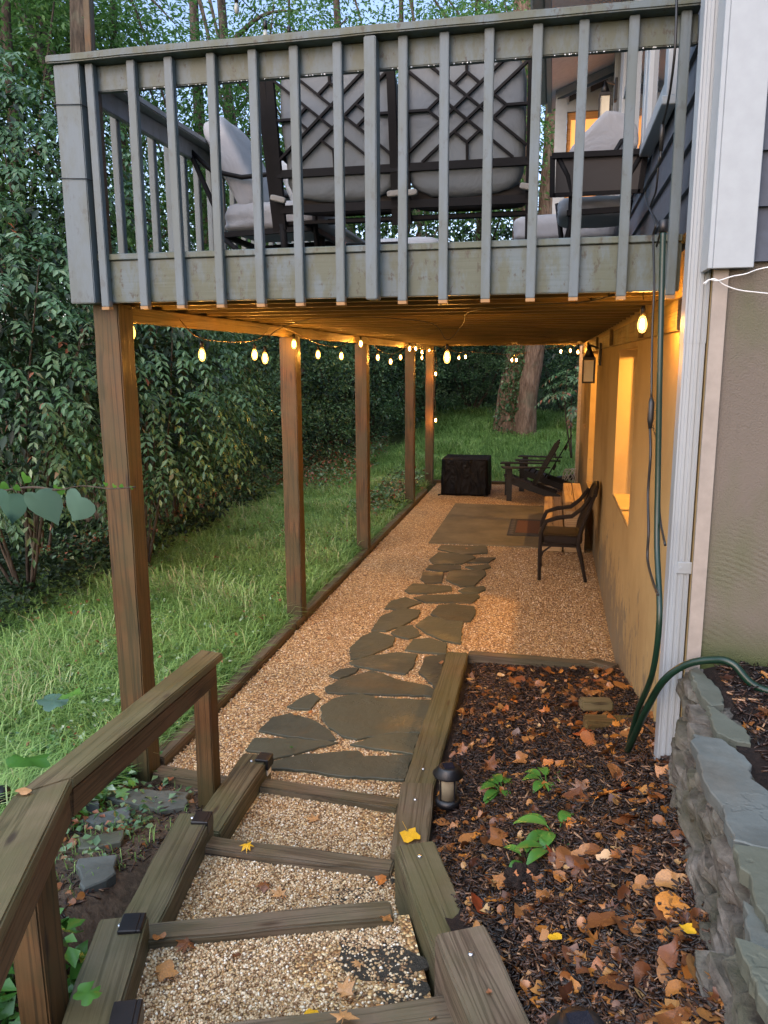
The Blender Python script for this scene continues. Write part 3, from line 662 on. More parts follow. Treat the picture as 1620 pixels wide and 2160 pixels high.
p2 = at(150, 2085, z=.40); beam('post', (p2.x+.005, 1.66, .28), (p2.x-.035, 1.70, 1.0), .095, .095, M_post, hr, up=(0,1,0), bev=.005)

# small black deck lights on the corners of the side timbers
def corner_light(p, yaw, lab):
    t = thing('step_light', lab, 'light', p, 'small black lights on the left side timbers')
    M = Matrix.Rotation(yaw, 3, 'Z'); P = Vector(p)
    def bx(a, b, nm, mat, bev=.003):
        c = (Vector(a)+Vector(b))/2; g = MB(); g.box(P + M @ c, [abs(v) for v in (Vector(b)-Vector(a))], M, bev); g.build(nm, mat, t)
    bx((-.045, -.035, .0), (.015, .05, .014), 'cap', M_black); bx((.012, -.035, -.045), (.028, .05, .0135), 'hood', M_black); bx((.012, -.02, -.085), (.020, .035, -.046), 'lens', M_frost)
corner_light((-1.415, 3.645, .141), 0, 'small black step light on the far corner of the lowest left timber')
corner_light((-1.385, 2.83, .291), R(8), 'small black step light on the far corner of the middle left timber')
corner_light((-1.24, 2.01, .441), R(16), 'small black step light where the uppermost left timber meets the slanting step')
corner_light(at(272, 2150, z=.587), R(20), 'small black step light cut by the bottom edge of the picture')

# ------------------------------------------------------------------ flagstones
def cv(lst, ox, oy, s): return [(ox+a/s, oy+b/s) for a, b in lst]
E_ = lambda l: cv(l, 400, 1300, 2.492)
FS = [
 (E_([(418,798),(440,765),(580,730),(880,708),(912,738),(1165,728),(1112,858),(800,838),(600,808)]), 'broad wet flagstone against the lowest step timber'),
 (E_([(300,700),(345,640),(560,640),(770,660),(620,700),(440,745),(400,715)]), 'long grey flagstone pointing right beside the lowest step light'),
 (E_([(370,600),(440,530),(530,510),(640,540),(720,590),(765,645),(700,650),(500,625)]), 'left flagstone with two orange leaves on its far edge'),
 (E_([(515,470),(590,425),(650,400),(685,430),(635,485),(560,485)]), 'small flagstone lying alone in the gravel near the big rounded one'),
 (E_([(698,520),(700,470),(770,430),(900,408),(1000,430),(1265,440),(1212,605),(1080,605),(880,640),(810,625),(740,580)]), 'largest rounded flagstone in the middle of the path'),
 (E_([(850,670),(960,635),(1080,612),(1205,615),(1168,720),(950,690)]), 'flagstone with a rusty crack between the largest stone and the retaining timber'),
 (E_([(722,375),(790,335),(960,285),(1100,335),(1240,362),(1285,385),(1280,415),(1000,408),(740,400)]), 'long cracked flagstone with a small puddle behind the largest one'),
 (E_([(735,310),(800,275),(890,270),(870,295),(790,325)]), 'small flagstone beside the left end of the long cracked one'),
 (E_([(845,240),(960,205),(1100,190),(1195,200),(1165,270),(1130,300),(1030,285),(880,260)]), 'flat topped flagstone right behind the long cracked one'),
 (E_([(848,220),(850,160),(900,110),(970,80),(1075,110),(1065,150),(1000,180),(900,218)]), 'rounded triangular flagstone at the left of the path bend'),
 (E_([(1205,290),(1240,215),(1345,200),(1300,380),(1250,330)]), 'flagstone wedged against the far half of the long low timber'),
 (E_([(1060,85),(1100,55),(1170,45),(1215,95),(1150,115),(1080,100)]), 'little diamond flagstone between four larger ones'),
 (E_([(1135,175),(1175,120),(1260,115),(1350,142),(1345,195),(1200,185)]), 'flagstone with a yellow speck at the far end of the long low timber'),
 ([(878,1318),(905,1300),(975,1312),(972,1345),(970,1356),(935,1350),(900,1335)], 'rusty flagstone catching the warm light beside the timber corner'),
 ([(785,1328),(805,1300),(845,1283),(885,1287),(882,1300),(850,1318),(815,1330)], 'slanting flagstone left of the rusty one'),
 ([(910,1295),(925,1277),(955,1274),(1000,1280),(1002,1292),(992,1309),(945,1309)], 'flagstone with a fallen leaf just behind the rusty one'),
 ([(812,1283),(825,1267),(855,1259),(888,1270),(850,1284)], 'outermost left flagstone of the far half of the path'),
 ([(875,1260),(895,1255),(1005,1252),(1010,1258),(995,1270),(900,1270)], 'long narrow flagstone crossing the path below the far pair of thin ones'),
 ([(855,1245),(872,1231),(950,1237),(952,1245),(900,1251),(865,1251)], 'thin flagstone at the left, fifth row from the slab'),
 ([(967,1245),(985,1238),(1020,1236),(1024,1242),(1010,1249),(975,1249)], 'thin flagstone at the right, fifth row from the slab'),
 ([(942,1222),(948,1205),(975,1202),(1022,1203),(1024,1212),(1000,1234),(972,1236)], 'shield shaped dark flagstone, fourth row from the slab'),
 ([(887,1220),(893,1207),(935,1207),(932,1228),(897,1229)], 'small squarish flagstone beside the shield shaped one'),
 ([(900,1200),(905,1192),(970,1192),(972,1200),(935,1205)], 'narrow yellowish flagstone, third row from the slab'),
 ([(982,1195),(1030,1189),(1035,1196),(1010,1203)], 'small right hand flagstone, third row from the slab'),
 ([(907,1180),(925,1165),(995,1171),(1002,1176),(975,1188),(917,1190)], 'dark left flagstone, second row from the slab'),
 ([(985,1186),(1012,1176),(1045,1176),(1030,1186)], 'pale right flagstone, second row from the slab'),
 ([(925,1158),(932,1150),(1025,1152),(1027,1166),(975,1169)], 'flagstone touching the near edge of the concrete slab'),
]
def rough_poly(P, j=.012, seg=.05):
    out = []
    for a, b in zip(P, P[1:]+P[:1]):
        a, b = Vector(a[:2]), Vector(b[:2]); n = max(1, int((b-a).length/seg)); d = (b-a)
        for k in range(n):
            p = a+d*k/n; out.append(p + Vector((random.uniform(-j, j), random.uniform(-j, j))) if k else p)
    return out
for px, lab in FS:
    P = [at(a, b, z=.014) for a, b in px]; cc_ = sum((p for p in P), Vector())/len(P); P = [cc_+(p-cc_)*1.04 for p in P]; q = rough_poly(P, .007, .035)
    c = sum((p for p in q), Vector((0,0)))/len(q)
    g = MB(); g.prism([(p.x-c.x, p.y-c.y) for p in q], -.04, .004+random.random()*.003, .003)
    o = g.build('flagstone', M_slate, None, Matrix.Translation((c.x, c.y, .010))); tag(o, lab, 'flagstone', 'flagstones of the path')
SL = [
 ([(190,1668),(270,1655),(400,1660),(390,1700),(340,1712),(250,1690)], .08, 'broad grey slate stone beside the first handrail post'),
 ([(160,1690),(205,1678),(210,1710),(160,1718)], .10, 'small blue grey slate behind the handrail posts'),
 ([(172,1735),(270,1695),(280,1730),(200,1748)], .13, 'purple grey slate between two pale ones left of the steps'),
 ([(165,1775),(262,1750),(255,1782),(165,1805)], .19, 'slate below the purple grey one, left of the steps'),
 ([(165,1815),(250,1800),(245,1850),(225,1870),(178,1897)], .26, 'jagged slate nearest the second handrail post'),
 ([(60,1900),(90,1880),(95,2050),(50,2000)], .36, 'mossy stone left of the second handrail post'),
]
for px, z, lab in SL:
    P = [at(a, b, z=z) for a, b in px]; q = rough_poly(P, .012, .05); c = sum((p for p in q), Vector((0,0)))/len(q)
    g = MB(); g.prism([(p.x-c.x, p.y-c.y) for p in q], -.06, .01, .005)
    zc = ground_z(c.x, c.y)+.052
    o = g.build('slate_stone', M_slateblue, None, Matrix.Translation((c.x, c.y, zc)) @ Matrix.Rotation(R(-9), 4, 'X')); tag(o, lab, 'slate', 'slate stones left of the steps')

# ------------------------------------------------------------------ concrete slab, mat, wood steps
P = [at(950,1065,z=.012), at(1150,1065,z=.012), at(1150,1150,z=.012), at(905,1150,z=.012)]
x0 = -1.42; g = MB(); g.box2((x0, 9.4, -.1), (.529, 12.2, .014)); o = g.build('concrete_slab', M_conc); tag(o, kind='structure')
def matm(a, b):
    return plain(a, b, .9, vary=.3, scale=80, bump=1.)
mt = thing('doormat', 'dark doormat with an orange brown centre on the concrete slab', 'doormat', (-.2, 10.5, .014))
MB().box2((-.50, 9.98, .015), (.02, 11.05, .026), .004).build('border', matm('mat_border', (.03,.028,.025)), mt)
MB().box2((-.40, 10.12, .0262), (-.06, 10.92, .031), .002).build('centre', matm('mat_centre', (.085,.032,.013)), mt)
for k in range(9):
    MB().lathe([(.028, 0), (.028, .003), (.012, .003)], (-.45, 10.07+.11*k, .026), 8).build('border_ring', matm('mat_ring', (.08,.075,.07)), mt)
ws = thing('wooden_steps', 'low pine door steps of two plank treads against the stucco wall', 'steps', (.2, 10, 0))
for a, b, z in ((-.05, .19, .30), (.20, .44, .50)):
    y0, y1 = (9.2, 11.4)
    for k in range(2):
        w = (b-a)/2; beam('tread', (a+w*(k+.5), y0, z-.018), (a+w*(k+.5), y1, z-.018), w-.008, .036, M_step, ws)
    beam('riser', (a+.01, y0+.02, (z-.036)/2+.006), (a+.01, y1-.02, (z-.036)/2+.006), .02, z-.05, M_step, ws)
    MB().box2((a+.021, y0+.02, .015), (b-.01, y0+.05, z-.037)).build('side_board', M_step, ws)

# ------------------------------------------------------------------ furniture on the deck
def cushion(g, c, size, rot=None, puff=.35, n=8, pw=6):
    """soft box: superellipsoid-like"""
    b = bmesh.new(); bmesh.ops.create_cube(b, size=2); bmesh.ops.subdivide_edges(b, edges=b.edges[:], cuts=n, use_grid_fill=True)
    for v in b.verts:
        x, y, z = v.co; e = (abs(x)**pw+abs(y)**pw+abs(z)**pw)**(1/pw); v.co /= e
        k = 1 + puff*(1-max(abs(v.co.x)**2, abs(v.co.y)**2))*.3
        v.co.z *= k; q = v.co*2.1+Vector(c); v.co += v.co*(noise.noise(q)*.045)
    for f in b.faces: f.smooth = True
    M = Matrix.Translation(c) @ (rot.to_4x4() if rot is not None else Matrix()) @ Matrix.Diagonal((*[s/2 for s in size], 1))
    bmesh.ops.transform(b, matrix=M, verts=b.verts); g.merge(b); return g
DZ = 2.696
# loveseat: its back stands right behind the front railing
M_backshade = fabric('shade_darkened_cushion', (.165,.185,.20))  # cushion cloth darkened: shade on the loveseat backs put into its colour
lv = thing('loveseat', 'wide dark lattice back loveseat with light cushions seen from behind through the railing', 'loveseat', (-.75, 4.15, DZ))
LX0, LX1, LZ0, LZ1 = -1.44, -.14, 2.90, 3.66
def BP(x, z):  # point on the reclined back plane
    return Vector((x, 4.25 - .20*(z-2.86), z))
fr = MB()
for x in (LX0, (LX0+LX1)/2-.03, (LX0+LX1)/2+.03, LX1): fr.bar(BP(x, 2.90), BP(x, LZ1), .04, .03, up=(0,1,0))
fr.bar(BP(LX0, LZ1), BP(LX1, LZ1), .03, .045); fr.bar(BP(LX0, 3.165), BP(LX1, 3.165), .03, .038); fr.bar(BP(LX0, 2.995), BP(LX1, 2.995), .03, .04)
fr.bar(BP(LX0-.035, 2.90)+Vector((0,.05,0)), BP(LX0-.06, LZ1)+Vector((0,.05,0)), .05, .07, up=(0,1,0))
fr.build('back_frame', M_frame, lv)
def lattice(x0, x1, z0, z1):
    g = MB(); cx, cz = (x0+x1)/2, (z0+z1)/2; w, h = (x1-x0)/2, (z1-z0)/2
    def L(a, b): g.bar(BP(cx+a[0]*w, cz+a[1]*h), BP(cx+b[0]*w, cz+b[1]*h), .012, .026, up=(0,1,0))
    o = .22
    for s in (1, -1):   # double diagonals both ways
        L((-1, -s*(1-o)), (1-o, s*1)); L((-(1-o), -s*1), (1, s*(1-o)))
    d = .44
    for s in (1, -1):   # diamonds on the axes with stems to the frame
        L((-.22, s*.44), (0, s*.66)); L((.22, s*.44), (0, s*.66)); L((0, s*.66), (0, s*1)); 
        L((s*.44, -.22), (s*.66, 0)); L((s*.44, .22), (s*.66, 0)); L((s*.66, 0), (s*1, 0))
    return g
m_ = (LX0+LX1)/2
lattice(LX0+.02, m_-.05, 3.185, LZ1-.02).build('lattice', M_frame, lv); lattice(m_+.05, LX1-.02, 3.185, LZ1-.02).build('lattice', M_frame, lv)
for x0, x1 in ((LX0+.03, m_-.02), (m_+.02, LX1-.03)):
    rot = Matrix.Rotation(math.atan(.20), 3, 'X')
    cushion(MB(), ((x0+x1)/2, 4.33-.20*.45, 3.37), (x1-x0, .17, .62), rot).build('back_cushion', M_backshade, lv)
    cushion(MB(), ((x0+x1)/2, 4.60, 3.09), (x1-x0, .64, .13), Matrix.Rotation(R(9), 3, 'X')).build('seat_cushion', M_sling, lv)
MB().box(((LX0+LX1)/2, 4.61, 2.995), (LX1-LX0-.05, .68, .012), Matrix.Rotation(R(10), 3, 'X')).build('seat_sling', fabric('striped_sling', (.42,.43,.44), .2), lv)
g = MB()
for x in (LX0, LX1): g.bar((x, 4.24, 2.925), (x, 4.98, 3.055), .03)
g.bar((LX0, 4.97, 3.055), (LX1, 4.97, 3.055), .03); g.bar((LX0, 4.27, 2.935), (LX1, 4.27, 2.935), .02, .016)
g.build('seat_frame', M_frame, lv)
for x in (LX0, LX1):
    MB().tube([(x, 4.235, 2.93), (x, 4.27, 2.80), (x, 4.28, DZ)], .02, 8).build('leg', M_frame, lv)
    MB().tube([(x, 4.98, 3.06), (x, 5.0, 2.85), (x, 5.0, DZ)], .02, 8).build('leg', M_frame, lv)
    MB().tube([BP(x, 3.28), (x, 4.4, 3.27), (x, 4.7, 3.22), (x, 4.98, 3.18), (x, 5.0, 2.9)], .017, 8).build('armrest', M_frame, lv)
for x in (LX0+.005, m_-.02, m_+.05, LX1-.005):
    cushion(MB(), (x, 4.165, 3.04), (.085, .03, .028), Matrix.Rotation(random.uniform(-.3,.3), 3, 'Y')).build('tie', M_tie, lv)
# deep seat armchair facing right at the left end of the deck
ch = thing('armchair', 'dark framed armchair with thick pale cushions at the left side of the deck', 'armchair', (-1.8, 5.1, DZ))
cx0, cy0, cy1 = -2.02, 4.72, 5.32
rotb = Matrix.Rotation(R(-27), 3, 'Y')
cushion(MB(), (-1.93, (cy0+cy1)/2, 3.36), (.17, cy1-cy0-.06, .62), rotb).build('back_cushion', M_cush, ch)
cushion(MB(), (-1.70, (cy0+cy1)/2, 3.07), (.62, cy1-cy0-.04, .17)).build('seat_cushion', M_cush, ch)
cushion(MB(), (-1.60, cy1-.22, 3.27), (.12, .34, .34), Matrix.Rotation(R(-20), 3, 'Y')).build('pillow', M_pattern, ch)
g = MB()
for yy_ in (cy0, cy1):
    g.tube([(-2.28, yy_, 3.60), (-2.20, yy_, 3.50), (-2.02, yy_, 3.10), (-1.99, yy_, 2.97)], .016, 8); g.bar((-2.0, yy_, 2.96), (-1.42, yy_, 2.98), .03)
g.bar((-2.28, cy0, 3.60), (-2.28, cy1, 3.60), .028); g.bar((-2.0, cy0, 2.965), (-2.0, cy1, 2.965), .03); g.bar((-1.42, cy0, 2.98), (-1.42, cy1, 2.98), .03); g.build('frame', M_frame, ch)
for yy_ in (cy0, cy1):
    MB().tube([(-2.18, yy_, 3.46), (-2.04, yy_, 3.33), (-1.85, yy_, 3.285), (-1.55, yy_, 3.30), (-1.41, yy_, 3.27)], .014, 8).build('armrest', M_frame, ch)
    MB().tube([(-1.41, yy_, 3.28), (-1.40, yy_, 2.98), (-1.38, yy_, DZ)], .016, 8).build('leg', M_frame, ch)
    MB().tube([(-2.0, yy_, 2.96), (-1.86, yy_, 2.84), (-1.72, yy_, DZ)], .016, 8).build('leg', M_frame, ch)
# armchair on the right seen from its side/back: sling panel, curved legs, cushion standing on the seat
rc = thing('armchair', 'dark armchair with a grey sling back and a pale pointed pillow near the house wall', 'armchair', (.2, 5.0, DZ))
g = MB(); yb = 4.92
g.bar((-.045, yb, 3.352), (.49, yb, 3.348), .035, .03); g.bar((-.03, yb, 3.14), (.45, yb, 3.14), .02, .022); g.bar((-.04, yb, 3.352), (-.035, yb, 3.13), .03, .02, up=(0,1,0)); g.bar((.47, yb, 3.348), (.45, yb, 3.13), .03, .02, up=(0,1,0))
g.build('back_frame', M_frame, rc)
MB().box2((-.02, yb+.004, 3.15), (.455, yb+.012, 3.338)).build('sling', M_sling, rc)
for x, d in ((.045, 1), (.40, -1)):
    MB().tube([(x-.05*d, yb+.01, 3.34), (x+.005*d, yb+.015, 3.24), (x+.03*d, yb+.02, 3.12), (x+.03*d, yb+.02, 2.98), (x, yb+.01, 2.84), (x-.03*d, yb, DZ)], [.017]*6, 8).build('leg', M_frame, rc)
    MB().tube([(x-.05*d, 5.5, 3.2), (x-.02*d, 5.5, 3.0), (x-.03*d, 5.5, DZ)], .016, 8).build('leg', M_frame, rc)
g = MB(); g.bar((.05, yb+.01, 3.04), (.40, yb+.01, 3.05), .03, .03); g.bar((.03, yb+.01, 2.86), (.38, yb+.01, 2.865), .022, .022); g.build('seat_frame', M_frame, rc)
cushion(MB(), (.21, 5.30, 3.10), (.42, .5, .12)).build('seat_cushion', M_cush, rc)
# pointed cushion: a square pillow standing on its corner
cushion(MB(), (.245, 5.10, 3.42), (.275, .09, .285), Matrix.Rotation(R(45), 3, 'Y'), puff=1.6, pw=16).build('pillow', M_cush, rc)
MB().bar((.30, yb-.01, 3.35), (.40, yb+.3, 3.56), .018).build('armrest', M_frame, rc)
ot = thing('ottoman', 'low pale cushioned footstool between the loveseat and the right armchair', 'footstool', (.05, 6.2, DZ))
cushion(MB(), (.06, 6.2, 3.12), (.74, .6, .19)).build('cushion', M_cush, ot)
g = MB()
for x in (-.27, .40):
    for y_ in (5.93, 6.47): g.bar((x, y_, DZ), (x, y_, 3.02), .03)
    g.bar((x, 5.93, 3.02), (x, 6.47, 3.02), .03)
for y_ in (5.93, 6.47): g.bar((-.27, y_, 3.02), (.40, y_, 3.02), .03)
g.build('frame', M_frame, ot)
ct = thing('coffee_table', 'low dark table with a wooden brace half hidden behind the loveseat', 'table', (-1.25, 5.6, DZ))
MB().box2((-1.62, 5.55, 2.985), (-1.05, 6.3, 3.01), .004).build('tabletop', M_frame, ct)
for x in (-1.57, -1.10):
    for y_ in (5.6, 6.25): MB().bar((x, y_, DZ), (x, y_, 2.985), .035).build('leg', M_frame, ct)
beam('brace', (-1.54, 5.58, 2.96), (-1.28, 5.58, 2.82), .02, .04, M_orange, ct)
c2 = thing('ottoman', 'pale round edged cushion stool under the middle of the loveseat', 'footstool', (-1.25, 6.9, DZ))
cushion(MB(), (-1.22, 6.9, 3.07), (.60, .55, .26)).build('cushion', M_cush, c2)
MB().box2((-1.48, 6.68, DZ), (-.98, 7.12, 2.95)).build('base', M_frame, c2)
oc = thing('slatted_chair', 'orange wooden slatted chair back just visible over the deck edge', 'chair', (-1.1, 9.0, DZ))
g = MB()
for k in range(6): g.bar((-1.34+.085*k, 9.0, DZ), (-1.32+.085*k, 9.0, 3.36-.012*k), .05, .02, up=(0,1,0))
g.build('slats', M_orange, oc); MB().bar((-1.40, 8.98, 3.42), (-.84, 8.98, 3.33), .03, .07).build('top_rail', M_orange, oc)
MB().box2((-1.38, 8.5, 2.98), (-.88, 8.98, 3.01)).build('seat', M_orange, oc)
for x in (-1.36, -.90):
    MB().bar((x, 8.52, DZ), (x, 8.52, 2.98), .04).build('leg', M_orange, oc)

# ------------------------------------------------------------------ furniture under the deck
wc = thing('wicker_chair', 'brown wicker armchair with a round topped back facing left beside the stucco wall', 'armchair', (.15, 8.2, 0))
ya, yb2 = 7.98, 8.52
for yy_ in (ya, yb2):
    MB().tube([(-.06, yy_, 0), (-.065, yy_, .30), (-.055, yy_, .50), (-.01, yy_, .615), (.10, yy_, .655), (.24, yy_, .675), (.34, yy_, .76), (.42, yy_, .88)], [.018,.02,.02,.022,.023,.022,.021,.02], 10).build('armrest', M_wicker, wc)
    MB().tube([(.40, yy_, 0), (.35, yy_, .22), (.31, yy_, .36), (.33, yy_, .52), (.40, yy_, .74), (.455, yy_, .90)], [.017,.018,.02,.019,.019,.018], 10).build('leg', M_wicker, wc)
    MB().tube([(-.06, yy_, .22), (-.03, yy_, .30), (.05, yy_, .365)], .010, 8).build('brace', M_wicker, wc)
g = MB(); ym = (ya+yb2)/2
g.tube([(.455, ya, .89), (.475, ya+.10, .955), (.485, ym, .98), (.475, yb2-.10, .955), (.455, yb2, .89)], .022, 10); g.build('top_rail', M_wicker, wc)
# woven back (slightly bowed) and seat
V = []; F = []; n = 12
for i in range(n+1):
    t_ = i/n
    for j in range(n+1):
        u = j/n; yv = ya+.02+(yb2-ya-.04)*u; top = .90+.075*math.sin(math.pi*u); z = .42+(top-.42)*t_
        V.append((.315+.15*t_+.05*math.sin(math.pi*u)*math.sin(math.pi*(.25+.5*t_)), yv, z))
for i in range(n):
    for j in range(n): a = i*(n+1)+j; F.append((a, a+1, a+n+2, a+n+1))
me = mesh_np('back', V, F); b = bmesh.new(); b.from_mesh(me); bmesh.ops.solidify(b, geom=b.faces[:], thickness=.018); b.to_mesh(me); b.free(); me.polygons.foreach_set('use_smooth', [True]*len(me.polygons)); link('backrest', me, M_wicker, wc)
cushion(MB(), (.14, ym, .42), (.44, yb2-ya-.02, .10), None, .1).build('seat', M_wicker, wc)
MB().tube([(-.06, ya, .37), (-.06, yb2, .37)], .018, 8).tube([(-.06, ya, .37), (.32, ya, .37)], .016, 8).tube([(-.06, yb2, .37), (.32, yb2, .37)], .016, 8).build('seat_frame', M_wicker, wc)

def adirondack(lab):
    """low slatted garden chair facing -x, at the origin"""
    t = thing('adirondack_chair', lab, 'chair', (0,0,0), 'black garden chairs at the end of the gravel')
    for s in (-1, 1):
        y_ = s*.27
        beam('rear_leg', (-.30, y_, .34), (.52, y_, .05), .026, .11, M_adir, t, bev=.012)
        beam('front_leg', (-.33, y_*1.09, 0), (-.33, y_*1.09, .56), .09, .03, M_adir, t, up=(0,1,0))
        MB().prism([(-.47, s*.22), (-.44, s*.40), (-.30, s*.41), (.10, s*.35), (.34, s*.31), (.34, s*.25), (0, s*.25)], .56, .582, .004).build('armrest', M_adir, t)
        MB().bar((-.37, y_*1.2, .52), (-.37, y_*1.2, .558), .03).build('arm_bracket', M_adir, t)
    for k in range(6):
        a = Vector((-.36+.095*k, 0, .40-.034*k if k else .375)); beam('seat_slat', a+Vector((0,-.27,0)), a+Vector((0,.27,0)), .08, .02, M_adir, t)
    for k in range(5):
        y0 = (k-2)*.105; top = 1.0-.03*abs(k-2)**1.6; d = Vector((math.sin(R(28)), 0, math.cos(R(28))))
        a = Vector((.10, y0*.9, .24)); beam('back_slat', a, a+d*(top-.12)+Vector((0, y0*.12, 0)), .022 if False else .095, .02, M_adir, t, up=(1,0,0), bev=.006)
    for z in (.42, .78):
        x = .10+(z-.24)*math.tan(R(28))+.03; beam('back_brace', (x, -.26, z), (x, .26, z), .03, .05, M_adir, t)
    return t
ad = adirondack('nearer black slatted garden chair, in front of the other one')
def copy_thing(t, lab):
    r = t.copy(); COL.link(r); r['label'] = lab
    for c in list(t.children):
        d = c.copy(); COL.link(d); d.parent = r
    return r
ad.location = (-.33, 12.95, 0); ad.rotation_euler = (0, 0, R(6)); ad.scale = (.95,.95,.95)
ad2 = copy_thing(ad, 'farther black slatted garden chair with its tall back showing behind the first'); ad2.location = (-.12, 13.9, 0); ad2.rotation_euler = (0, 0, R(-4))

# covered fire table
cf = thing('covered_table', 'square table under a black vinyl cover on the far gravel', 'covered table', (-1.4, 13.3, 0))
b = bmesh.new(); bmesh.ops.create_cube(b, size=1); bmesh.ops.subdivide_edges(b, edges=b.edges[:], cuts=14, use_grid_fill=True)
for v in b.verts:
    x, y_, z = v.co; s = 1 - .05*(z+.5); e = .012*math.sin(x*26)*(1-(z+.5)) + .012*math.sin(y_*31)*(1-(z+.5))
    k = noise.noise((x*4, y_*4, z*1.2))*.075*(1.1-(z+.5)); q = max(abs(x), abs(y_))
    r = 1 + (k + e if q > .49 else 0); v.co = Vector((x*s*r*.80, y_*s*r*.78, (z+.5)*.60 - (.035*noise.noise((x*3, y_*3, 7))+.012 if z > .49 and q < .4 else 0) ))
for f in b.faces: f.smooth = True
me = bpy.data.meshes.new('cover'); b.to_mesh(me); b.free(); link('cover', me, M_vinyl, cf, Matrix.Translation((-1.37, 13.38, .005)))
MB().box2((-1.385, 13.38-.405, .49), (-1.345, 13.38-.385, .52), .004).build('toggle', M_black, cf)
for a in ((-1.76, 12.99), (-.99, 12.99)): MB().tube([(a[0], a[1], .02), (a[0]-.04, a[1]-.05, .012)], .012, 6).build('corner_strap', M_black, cf)
# corrugated pipe and bundle of wire at the house corner
pts = [Vector((-.05, 14.75, .06)), Vector((.15, 14.72, .07)), Vector((.42, 14.95, .08)), Vector((.5, 15.2, .08))]
P_ = [pts[0].lerp(pts[1], k/16) for k in range(16)] + [pts[1].lerp(pts[2], k/20) for k in range(20)] + [pts[2].lerp(pts[3], k/12) for k in range(13)]
o = MB().tube(P_, [.055 if k % 2 else .048 for k in range(len(P_))], 12).build('drain_pipe', M_black); tag(o, 'black corrugated drain pipe lying at the far house corner', 'pipe')
g = MB()
for k in range(5):
    g.tube([(.36+.03*math.sin(a*1.0+k)+.09*math.cos(a), 14.55+.07*math.sin(a+k*.7), .16+.13*math.sin(a*1.3+k)) for a in np.linspace(0, 6.2, 22)], .006, 5)
o = g.build('wire_coil', M_wire); tag(o, 'tangled coil of pale wire at the far corner of the house', 'wire')

# ------------------------------------------------------------------ hose, cords, wires
def smooth_path(pts, n=8):
    pts = [Vector(p) for p in pts]; P = [pts[0]*2-pts[1]] + pts + [pts[-1]*2-pts[-2]]; out = []
    for i in range(1, len(P)-2):
        a, b, c, d = P[i-1:i+3]
        for k in range(n):
            t = k/n; out.append(.5*((2*b)+(c-a)*t+(2*a-5*b+4*c-d)*t*t+(3*b-a-3*c+d)*t**3))
    return out+[pts[-1]]
HP = [at(1399,484,x=.36), at(1396,600,x=.365), at(1392,760,x=.37), at(1388,1000,x=.385), at(1386,1150,x=.39), at(1391,1300,x=.395), at(1376,1420,x=.39), at(1345,1500,x=.37), at(1322,1585,x=.36)]
hose = thing('garden_hose', 'dark green garden hose hanging from the deck and looping over the stone wall', 'hose', (.38, 3.6, .5))
MB().tube(smooth_path(HP), .0108, 10).build('hanging_run', M_hose, hose)
hp2 = [at(1324,1583,x=.36), at(1340,1548,x=.375), at(1362,1500,y=2.98), at(1398,1438,y=2.9), at(1445,1403,y=2.86), at(1500,1392,y=2.82), at(1545,1400,y=2.78), Vector((.74,2.74,1.098)), Vector((1.0,2.70,1.09))]
MB().tube(smooth_path(hp2), .0135, 10).build('loop', M_hose, hose)
MB().lathe([(.013,-.02),(.016,-.018),(.016,.02),(.012,.022)], HP[0]+Vector((0,0,.01)), 12).build('coupling', M_black, hose)
cd = thing('extension_cord', 'black extension cord with an inline plug hanging down from the railing', 'cord', (.42, 3.7, 2.4))
C1 = [at(x, y, x=.38) for x, y in ((1428,-20),(1424,100),(1412,200),(1398,262))]
MB().tube(smooth_path(C1), .0045, 6).build('cable', M_cord, cd)
MB().tube([C1[-1], at(1396,285,x=.38), at(1394,320,x=.38)], [.008,.011,.007], 8).build('plug', M_cord, cd)
C2 = [at(x, y, x=.37) for x, y in ((1394,320),(1390,345),(1366,385),(1362,420),(1382,470),(1378,500),(1380,600),(1376,700),(1374,840))]
MB().tube(smooth_path(C2), .0045, 6).build('cable', M_cord, cd)
C2b = [at(x, y, x=.39) for x, y in ((1390,330),(1384,400),(1372,440),(1392,480),(1385,520))]
MB().tube(smooth_path(C2b), .004, 6).build('cable', M_cord, cd)
MB().tube([at(1374,838,x=.37), at(1374,850,x=.37), at(1372,885,x=.37), at(1371,905,x=.37)], [.006,.012,.012,.006], 8).build('plug', M_cord, cd)
C3 = [at(x, y, x=.37) for x, y in ((1371,900),(1372,960),(1367,1040),(1368,1120),(1366,1180),(1378,1230),(1388,1255))]
MB().tube(smooth_path(C3), .005, 6).build('cable', M_cord, cd)
C4 = [at(x, y, x=.40) for x, y in ((1372,890),(1384,920),(1388,960),(1390,1050),(1393,1100),(1403,1150))]
MB().tube(smooth_path(C4), .005, 6).build('cable', M_cord, cd)
o = MB().tube(smooth_path([at(x, y, y=2.86) for x, y in ((1484,598),(1497,590),(1515,592),(1545,583),(1572,578),(1600,568),(1640,560))]), .0022, 5).build('cable', M_wire); tag(o, 'upper white wire running across the top of the swirled stucco wall', 'wire')
o = MB().tube(smooth_path([at(x, y, y=2.87) for x, y in ((1486,600),(1505,588),(1530,602),(1560,612),(1600,617),(1650,622))]), .0022, 5).build('cable', M_wire); tag(o, 'lower sagging white wire on the swirled stucco wall', 'wire')
o = MB().tube(smooth_path([at(1295,622,y=3.7), at(1150,655,y=5.2), at(1050,690,y=8)]), .006, 6).build('cable', M_cord); tag(o, 'thin black cable running under the deck joists', 'cable')

